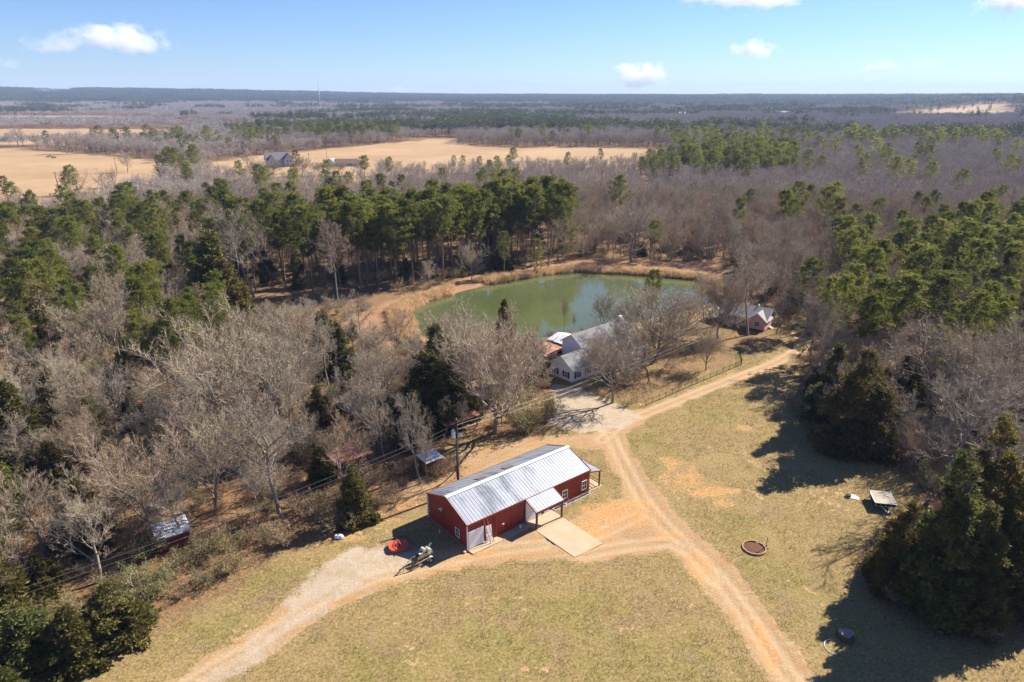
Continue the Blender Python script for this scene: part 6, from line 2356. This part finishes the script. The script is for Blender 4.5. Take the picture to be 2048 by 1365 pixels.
far_house('low brown roofed house among bare trees before the centre pasture', 693, 333, 8, [(-8, 8, 0, 8, 2.8, 5.0, 'x')], M_GREYSIDE, shingle_material('shingles_brown', (0.13, 0.085, 0.06), (0.25, 0.17, 0.13)), [(-3, -.02, 1, 1.4, 1.4, 0), (3, -.02, 1, 1.4, 1.4, 0)])
far_house('long low white barn in the far left pasture', 164, 243, -8, [(-11, 11, 0, 8, 3, 5.2, 'x')], M_SIDING, M_TINPALE, [(0, -.02, .8, 2, 1.4, 0)], 'far_barn', 'barn')
far_house('white roofed barn in the far woods above the pink house', 1366, 236, 5, [(-9, 9, 0, 10, 9, 13, 'x')], M_SIDING, M_WHITEMETAL, [(0, -.02, 6, 2, 2, 0)], 'far_barn', 'barn')
far_house('long white roofed barn in the far woods on the right', 1566, 235, -4, [(-17, 17, 0, 12, 9, 13, 'x')], M_SIDING, M_WHITEMETAL, [(0, -.02, 6, 2, 2, 0)], 'far_barn', 'barn')
far_house('pale house below the far left wooded hill', 594, 224, 12, [(-10, 10, 0, 10, 8, 13, 'x')], M_SIDING, M_SHINGLE2, [(0, -.02, 5, 2, 2, 0)])

mx_, my_ = G(642, 228)
ma = thing('radio_mast', 'tall thin lattice radio mast rising above the wooded horizon', 'radio mast', (mx_, my_, float(land_h(mx_, my_))))
MH = 92.0
lat = MB()
for k in range(3):
    a = 2.094 * k
    lat.tube([(.9 * math.cos(a), .9 * math.sin(a), 0), (.9 * math.cos(a), .9 * math.sin(a), MH)], .12, 4)
    b = a + 2.094
    for i in range(23):
        z = i * 4
        lat.bar((.9 * math.cos(a), .9 * math.sin(a), z), (.9 * math.cos(b), .9 * math.sin(b), z + 4), .12)
lat.build('lattice', M_GREYMETAL, ma)
for z, r_ in ((62, 2.0), (56, 2.0)):
    MB().lathe((0, 1.2, z), [(.4, -1.4), (r_, -.9), (r_, .9), (.4, 1.4)], 10).build('drum_antenna', M_WHITEMETAL, ma)
for z in (84, 89):
    MB().bar((-3, 0, z), (3, 0, z), .5).build('antenna_arm', M_GREYMETAL, ma)
    MB().bar((0, -3, z), (0, 3, z), .5).build('antenna_arm', M_GREYMETAL, ma)
MB().tube([(0, 0, MH), (0, 0, MH + 5)], .15, 5).build('whip', M_GREYMETAL, ma)


def far_pole(px, py, top, label, r=.16, tilt=(0, 0)):
    x, y = G(px, py)
    h = height_to(px, py, top)
    o = thing('wooden_pole', label, 'pole', (x, y, 0), 0, 'poles by the pastures')
    o.rotation_euler = (*tilt, 0)
    MB().tube([(0, 0, -.4), (0, 0, h)], r, 8, r * .7).build('shaft', M_POLE, o)
    MB().box(-.9, .9, -.06, .06, h - .5, h - .35).build('cross_arm', M_POLE, o)
    return o


far_pole(122, 393, 345, 'leaning wooden pole at the red gate of the left pasture', .2, (0, -.06))
far_pole(234, 346, 316, 'wooden pole at the right end of the left pasture')
far_pole(655, 330, 288, 'tall thin pole before the centre pasture', .14)
far_pole(619, 330, 306, 'short wooden pole just right of the two-storey grey farmhouse')
x, y = G(113, 394)
gt = thing('pasture_gate', 'rusty red pasture gate at the foot of the leaning pole', 'gate', (x, y, 0), R(6))
for z in (.35, .8, 1.25, 1.7):
    MB().bar((-3, 0, z), (3, 0, z), .12).build('rail', M_RPOST, gt)
for xx in (-3.1, 0, 3.1):
    MB().box(xx - .14, xx + .14, -.14, .14, -.2, 2.0).build('post', M_RPOST, gt)
pf = thing('pasture_fence', 'line of thin fence posts crossing the left pasture', 'fence', (*G(-20, 292), 0))
o = Vector(pf.location)
a, b = Vector((*G(-20, 292), 0)) - o, Vector((*G(118, 294), 0)) - o
npst = 46
pm_ = MB().box(-.12, .12, -.12, .12, -.2, 1.6).mesh('post', M_GREYWOOD)
for i in range(npst + 1):
    q = link('post', pm_, pf)
    q.location = a.lerp(b, i / npst)
fw_ = MB()
for z in (.6, 1.1, 1.45):
    fw_.bar(a + Vector((0, 0, z)), b + Vector((0, 0, z)), .05)
fw_.build('wire', M_IRON, pf)


def cow(px, py, rz, mat, label):
    """A grazing cow, one continuous skin."""
    x, y = G(px, py)
    V = [(0, 0, 1.05), (.75, 0, 1.1), (-.75, 0, 1.08), (1.15, 0, 1.0), (1.5, 0, .55), (1.7, 0, .32),
         (.7, .24, .8), (.72, .25, .4), (.7, .25, .03), (.7, -.24, .8), (.72, -.25, .4), (.7, -.25, .03),
         (-.8, .24, .8), (-.92, .25, .45), (-.85, .25, .03), (-.8, -.24, .8), (-.92, -.25, .45), (-.85, -.25, .03), (-1.05, 0, 1.1), (-1.12, 0, .5)]
    E = [(0, 1), (0, 2), (1, 3), (3, 4), (4, 5), (1, 6), (6, 7), (7, 8), (1, 9), (9, 10), (10, 11), (2, 12), (12, 13), (13, 14), (2, 15), (15, 16), (16, 17), (2, 18), (18, 19)]
    Rr = [.42, .38, .38, .24, .17, .12] + [.17, .10, .08] * 2 + [.2, .11, .08] * 2 + [.07, .04]
    me = bpy.data.meshes.new('cow')
    me.from_pydata(V, E, [])
    o = link('cow', me)
    m = o.modifiers.new('skin', 'SKIN')
    for i, sv in enumerate(me.skin_vertices[0].data):
        sv.radius = (Rr[i], Rr[i])
        sv.use_root = (i == 0)
    o.modifiers.new('smooth', 'SUBSURF').render_levels = 1
    me.materials.append(mat)
    o.location = (x, y, float(land_h(x, y)))
    o.rotation_euler = (0, 0, rz)
    return tag(o, label, 'cow', 'cattle grazing in the left pasture')


for i, (px, py, rz, lab) in enumerate([(95, 316, .3, 'dark cow leftmost of the herd in the left pasture'), (100, 314, 2.6, 'dark cow at the back of the herd in the left pasture'), (105, 316.5, .1, 'dark cow in the middle of the herd in the left pasture'),
                                       (108, 317, 3.3, 'dark cow just right of the middle of the herd'), (111, 317, 5.0, 'dark cow rightmost of the herd in the left pasture')]):
    cow(px, py, rz, M_BLACK if i % 2 else M_WOODPOST, lab)


# ------------------------------------------------------------------ reeds, grass, fallen sticks
def tuft(seed, n, h, spread, wid, mat, name, plume=False):
    rng = np.random.default_rng(seed)
    A = Acc()
    S = np.stack([rng.normal(0, spread, n), rng.normal(0, spread, n), np.zeros(n)], 1)
    D = unit(np.stack([rng.normal(0, .22, n), rng.normal(0, .22, n), np.ones(n)], 1))
    L = h * rng.uniform(.55, 1.1, n)
    V, f = spikes(rng, S, D, L, wid)
    A.t(V, f, np.repeat(rng.random(n), 3))
    m = n // 2
    D2 = unit(D[:m] + np.stack([rng.normal(0, .8, m), rng.normal(0, .8, m), -.2 * np.ones(m)], 1))
    V, f = spikes(rng, S[:m] + D[:m] * (L[:m] * .6)[:, None], D2, L[:m] * .5, wid)
    A.t(V, f, np.repeat(rng.random(m), 3))
    return A.mesh(name, mat, attr=True)


reeds = [tuft(700 + i, 34, 1.9, .28, .07, M_REED, 'reed') for i in range(4)]
rp_ = poisson(-75, 75, 95, 225, .62, lambda X, Y: (poly_sd(X, Y, POND) < 4.5) & (poly_sd(X, Y, POND) > -1.0))
rx, ry = rp_[:, 0], rp_[:, 1]
rpx, rpy = PX(rx, ry, 0)
dd = poly_sd(rx, ry, POND)
edge = 1.6 + 2.6 * vnoise(rx / 6, ry / 6, 17)
keep = ((rpy < 566) | (rpx < 905) & (rpy < 690) | (rpx > 1395) & (rpy < 600)) & (dd < edge)
keep |= (rpx > 690) & (rpx < 838) & (rpy > 600) & (rpy < 690)
rx, ry = rx[keep], ry[keep]
rz_ = np.array([ground_z(a, b) for a, b in zip(rx, ry)])
n = len(rx)
sc = prng.uniform(.65, 1.15, n)
mass('reeds', source_set('reed_sources', [[m] for m in reeds]), np.stack([rx, ry, np.maximum(rz_, -.7)], 1), prng.random(n) * 6.28, np.stack([sc * 1.2, sc * 1.2, sc], 1), prng.integers(0, 4, n))
# reed bed on the bank at the left end of the pond
grs = [tuft(720 + i, 16, .22, .22, .035, M_GRASS, 'grass') for i in range(4)]
gq = poisson(-48, 66, 40, 150, .62, lambda X, Y: in_view(X, Y, 1.1) & (poly_sd(X, Y, CLEARING) < 2))
road_at = lambda x, y: np.array([road.reshape(NY, NX)[np.clip(np.searchsorted(YS, y), 0, NY - 1), np.clip(np.searchsorted(XS, x), 0, NX - 1)]])[0]
grav_at = lambda x, y: np.array([gravel.reshape(NY, NX)[np.clip(np.searchsorted(YS, y), 0, NY - 1), np.clip(np.searchsorted(XS, x), 0, NX - 1)]])[0]
dirt_at = lambda x, y: np.array([np.maximum(dirt, clay).reshape(NY, NX)[np.clip(np.searchsorted(YS, y), 0, NY - 1), np.clip(np.searchsorted(XS, x), 0, NX - 1)]])[0]
gx_, gy_ = gq[:, 0], gq[:, 1]
ca_, sa_ = math.cos(B_ANG), math.sin(B_ANG)
lx = (gx_ - BA.x) * ca_ + (gy_ - BA.y) * sa_
ly = -(gx_ - BA.x) * sa_ + (gy_ - BA.y) * ca_
inb = (lx > -.3) & (lx < 22.5) & (ly > -.5) & (ly < 8.8) | (lx > 8.3) & (lx < 13.4) & (ly > -9.3) & (ly < 0) | (lx > -.3) & (lx < 8.7) & (ly > -1.4) & (ly < 0)
k = (dirt_at(gx_, gy_) < .25) & (grav_at(gx_, gy_) < .4) & ~inb & (poly_sd(gx_, gy_, POND) > 1)
k &= vnoise(gx_ / 2.2, gy_ / 2.2, 23) > .28
gx_, gy_ = gx_[k], gy_[k]
n = len(gx_)
sc = prng.uniform(.5, 1.35, n)
mass('grass', source_set('grass_sources', [[m] for m in grs]), np.stack([gx_, gy_, np.zeros(n) - .01], 1), prng.random(n) * 6.28, np.stack([sc, sc, sc], 1), prng.integers(0, 4, n))
print('reeds', len(rx), 'grass', n)
# ------------------------------------------------------------------ clouds: small fair-weather heaps, far out beyond the haze
def cloud_material():
    t = NT('cloud_vapour')
    v = t.obj()
    g = t.n('ObjectInfo')
    off = t.n('VectorMath', operation='ADD')
    sc = t.n('VectorMath', operation='SCALE')
    cmb = t.n('CombineXYZ')
    t.ln(g.outputs['Random'], cmb.inputs[0])
    t.ln(g.outputs['Random'], cmb.inputs[1])
    t.ln(cmb.outputs[0], sc.inputs[0])
    sc.inputs['Scale'].default_value = 37.0
    t.ln(t.scaled(v, (2.4, 2.0, 1.2)), off.inputs[0])
    t.ln(sc.outputs[0], off.inputs[1])
    nz = t.noise(0.95, 6, 0.6, off.outputs[0])
    ln = t.n('VectorMath', operation='LENGTH')
    t.ln(v, ln.inputs[0])
    sep = t.n('SeparateXYZ')
    t.ln(v, sep.inputs[0])
    d = t.math('ADD', t.math('MULTIPLY', t.math('SUBTRACT', nz, 0.5), 3.0), 0.62)
    d = t.math('SUBTRACT', d, t.math('MULTIPLY', ln.outputs['Value'], 0.98))
    d = t.math('SUBTRACT', d, t.math('MULTIPLY', t.math('MAXIMUM', t.math('MULTIPLY', sep.outputs[2], -1.0), 0.0), 0.5))
    d = t.math('MULTIPLY', d, 3.2, True)
    d = t.math('MULTIPLY', d, t.math('MULTIPLY', t.math('SUBTRACT', 1.0, ln.outputs['Value']), 6.0, True))
    at = t.n('Attribute', attribute_type='OBJECT', attribute_name='thickness')
    d = t.math('MULTIPLY', d, at.outputs['Fac'])
    pv = t.n('VolumePrincipled')
    pv.inputs['Color'].default_value = (1, 0.995, 0.99, 1)
    pv.inputs['Anisotropy'].default_value = 0.0
    t.ln(d, pv.inputs['Density'])
    return t.done(vol=pv.outputs[0])


M_CLOUD = cloud_material()
cbm = bmesh.new()
bmesh.ops.create_icosphere(cbm, subdivisions=3, radius=1.0)
cme = bpy.data.meshes.new('cloud')
cbm.to_mesh(cme)
cbm.free()
cme.materials.append(M_CLOUD)
CD = 22000.0
for px, py, w, h, th, lab in [
        (252, 84, 230, 74, .0016, 'largest white heaped cloud at the upper left of the sky'),
        (118, 92, 150, 52, .0007, 'thin pinkish cloud just left of the largest cloud'),
        (20, 130, 55, 30, .0006, 'faint small cloud at the left edge of the sky'),
        (1283, 156, 150, 66, .0028, 'white cloud sitting just above the horizon right of centre'),
        (1504, 104, 120, 50, .0022, 'small white cloud alone in the sky right of centre'),
        (1757, 137, 110, 42, .0012, 'faint pinkish cloud on the right, left of a smaller one'),
        (1850, 132, 74, 32, .0011, 'smallest faint cloud on the right of the sky'),
        (1500, 0, 250, 52, .0018, 'long cloud cut by the top edge of the photo'),
        (2020, 8, 150, 66, .0022, 'bright cloud in the upper right corner of the sky'),
        (800, 181, 75, 20, .0007, 'low flat cloud peeping over the horizon left of centre')]:
    u, v = (px - 1024) / FPX, (py - 682.5) / FPX
    dv = Vector((u, _c - v * _s, -_s - v * _c)) * (CD / (_c - v * _s))
    o = link('cloud', cme)
    o.location = dv + Vector((0, 0, CAM_H))
    k = CD / FPX / _c
    o.scale = (w * .5 * k, w * .36 * k, h * .5 * k)
    o['thickness'] = th
    tag(o, lab, 'cloud', 'small fair-weather clouds')
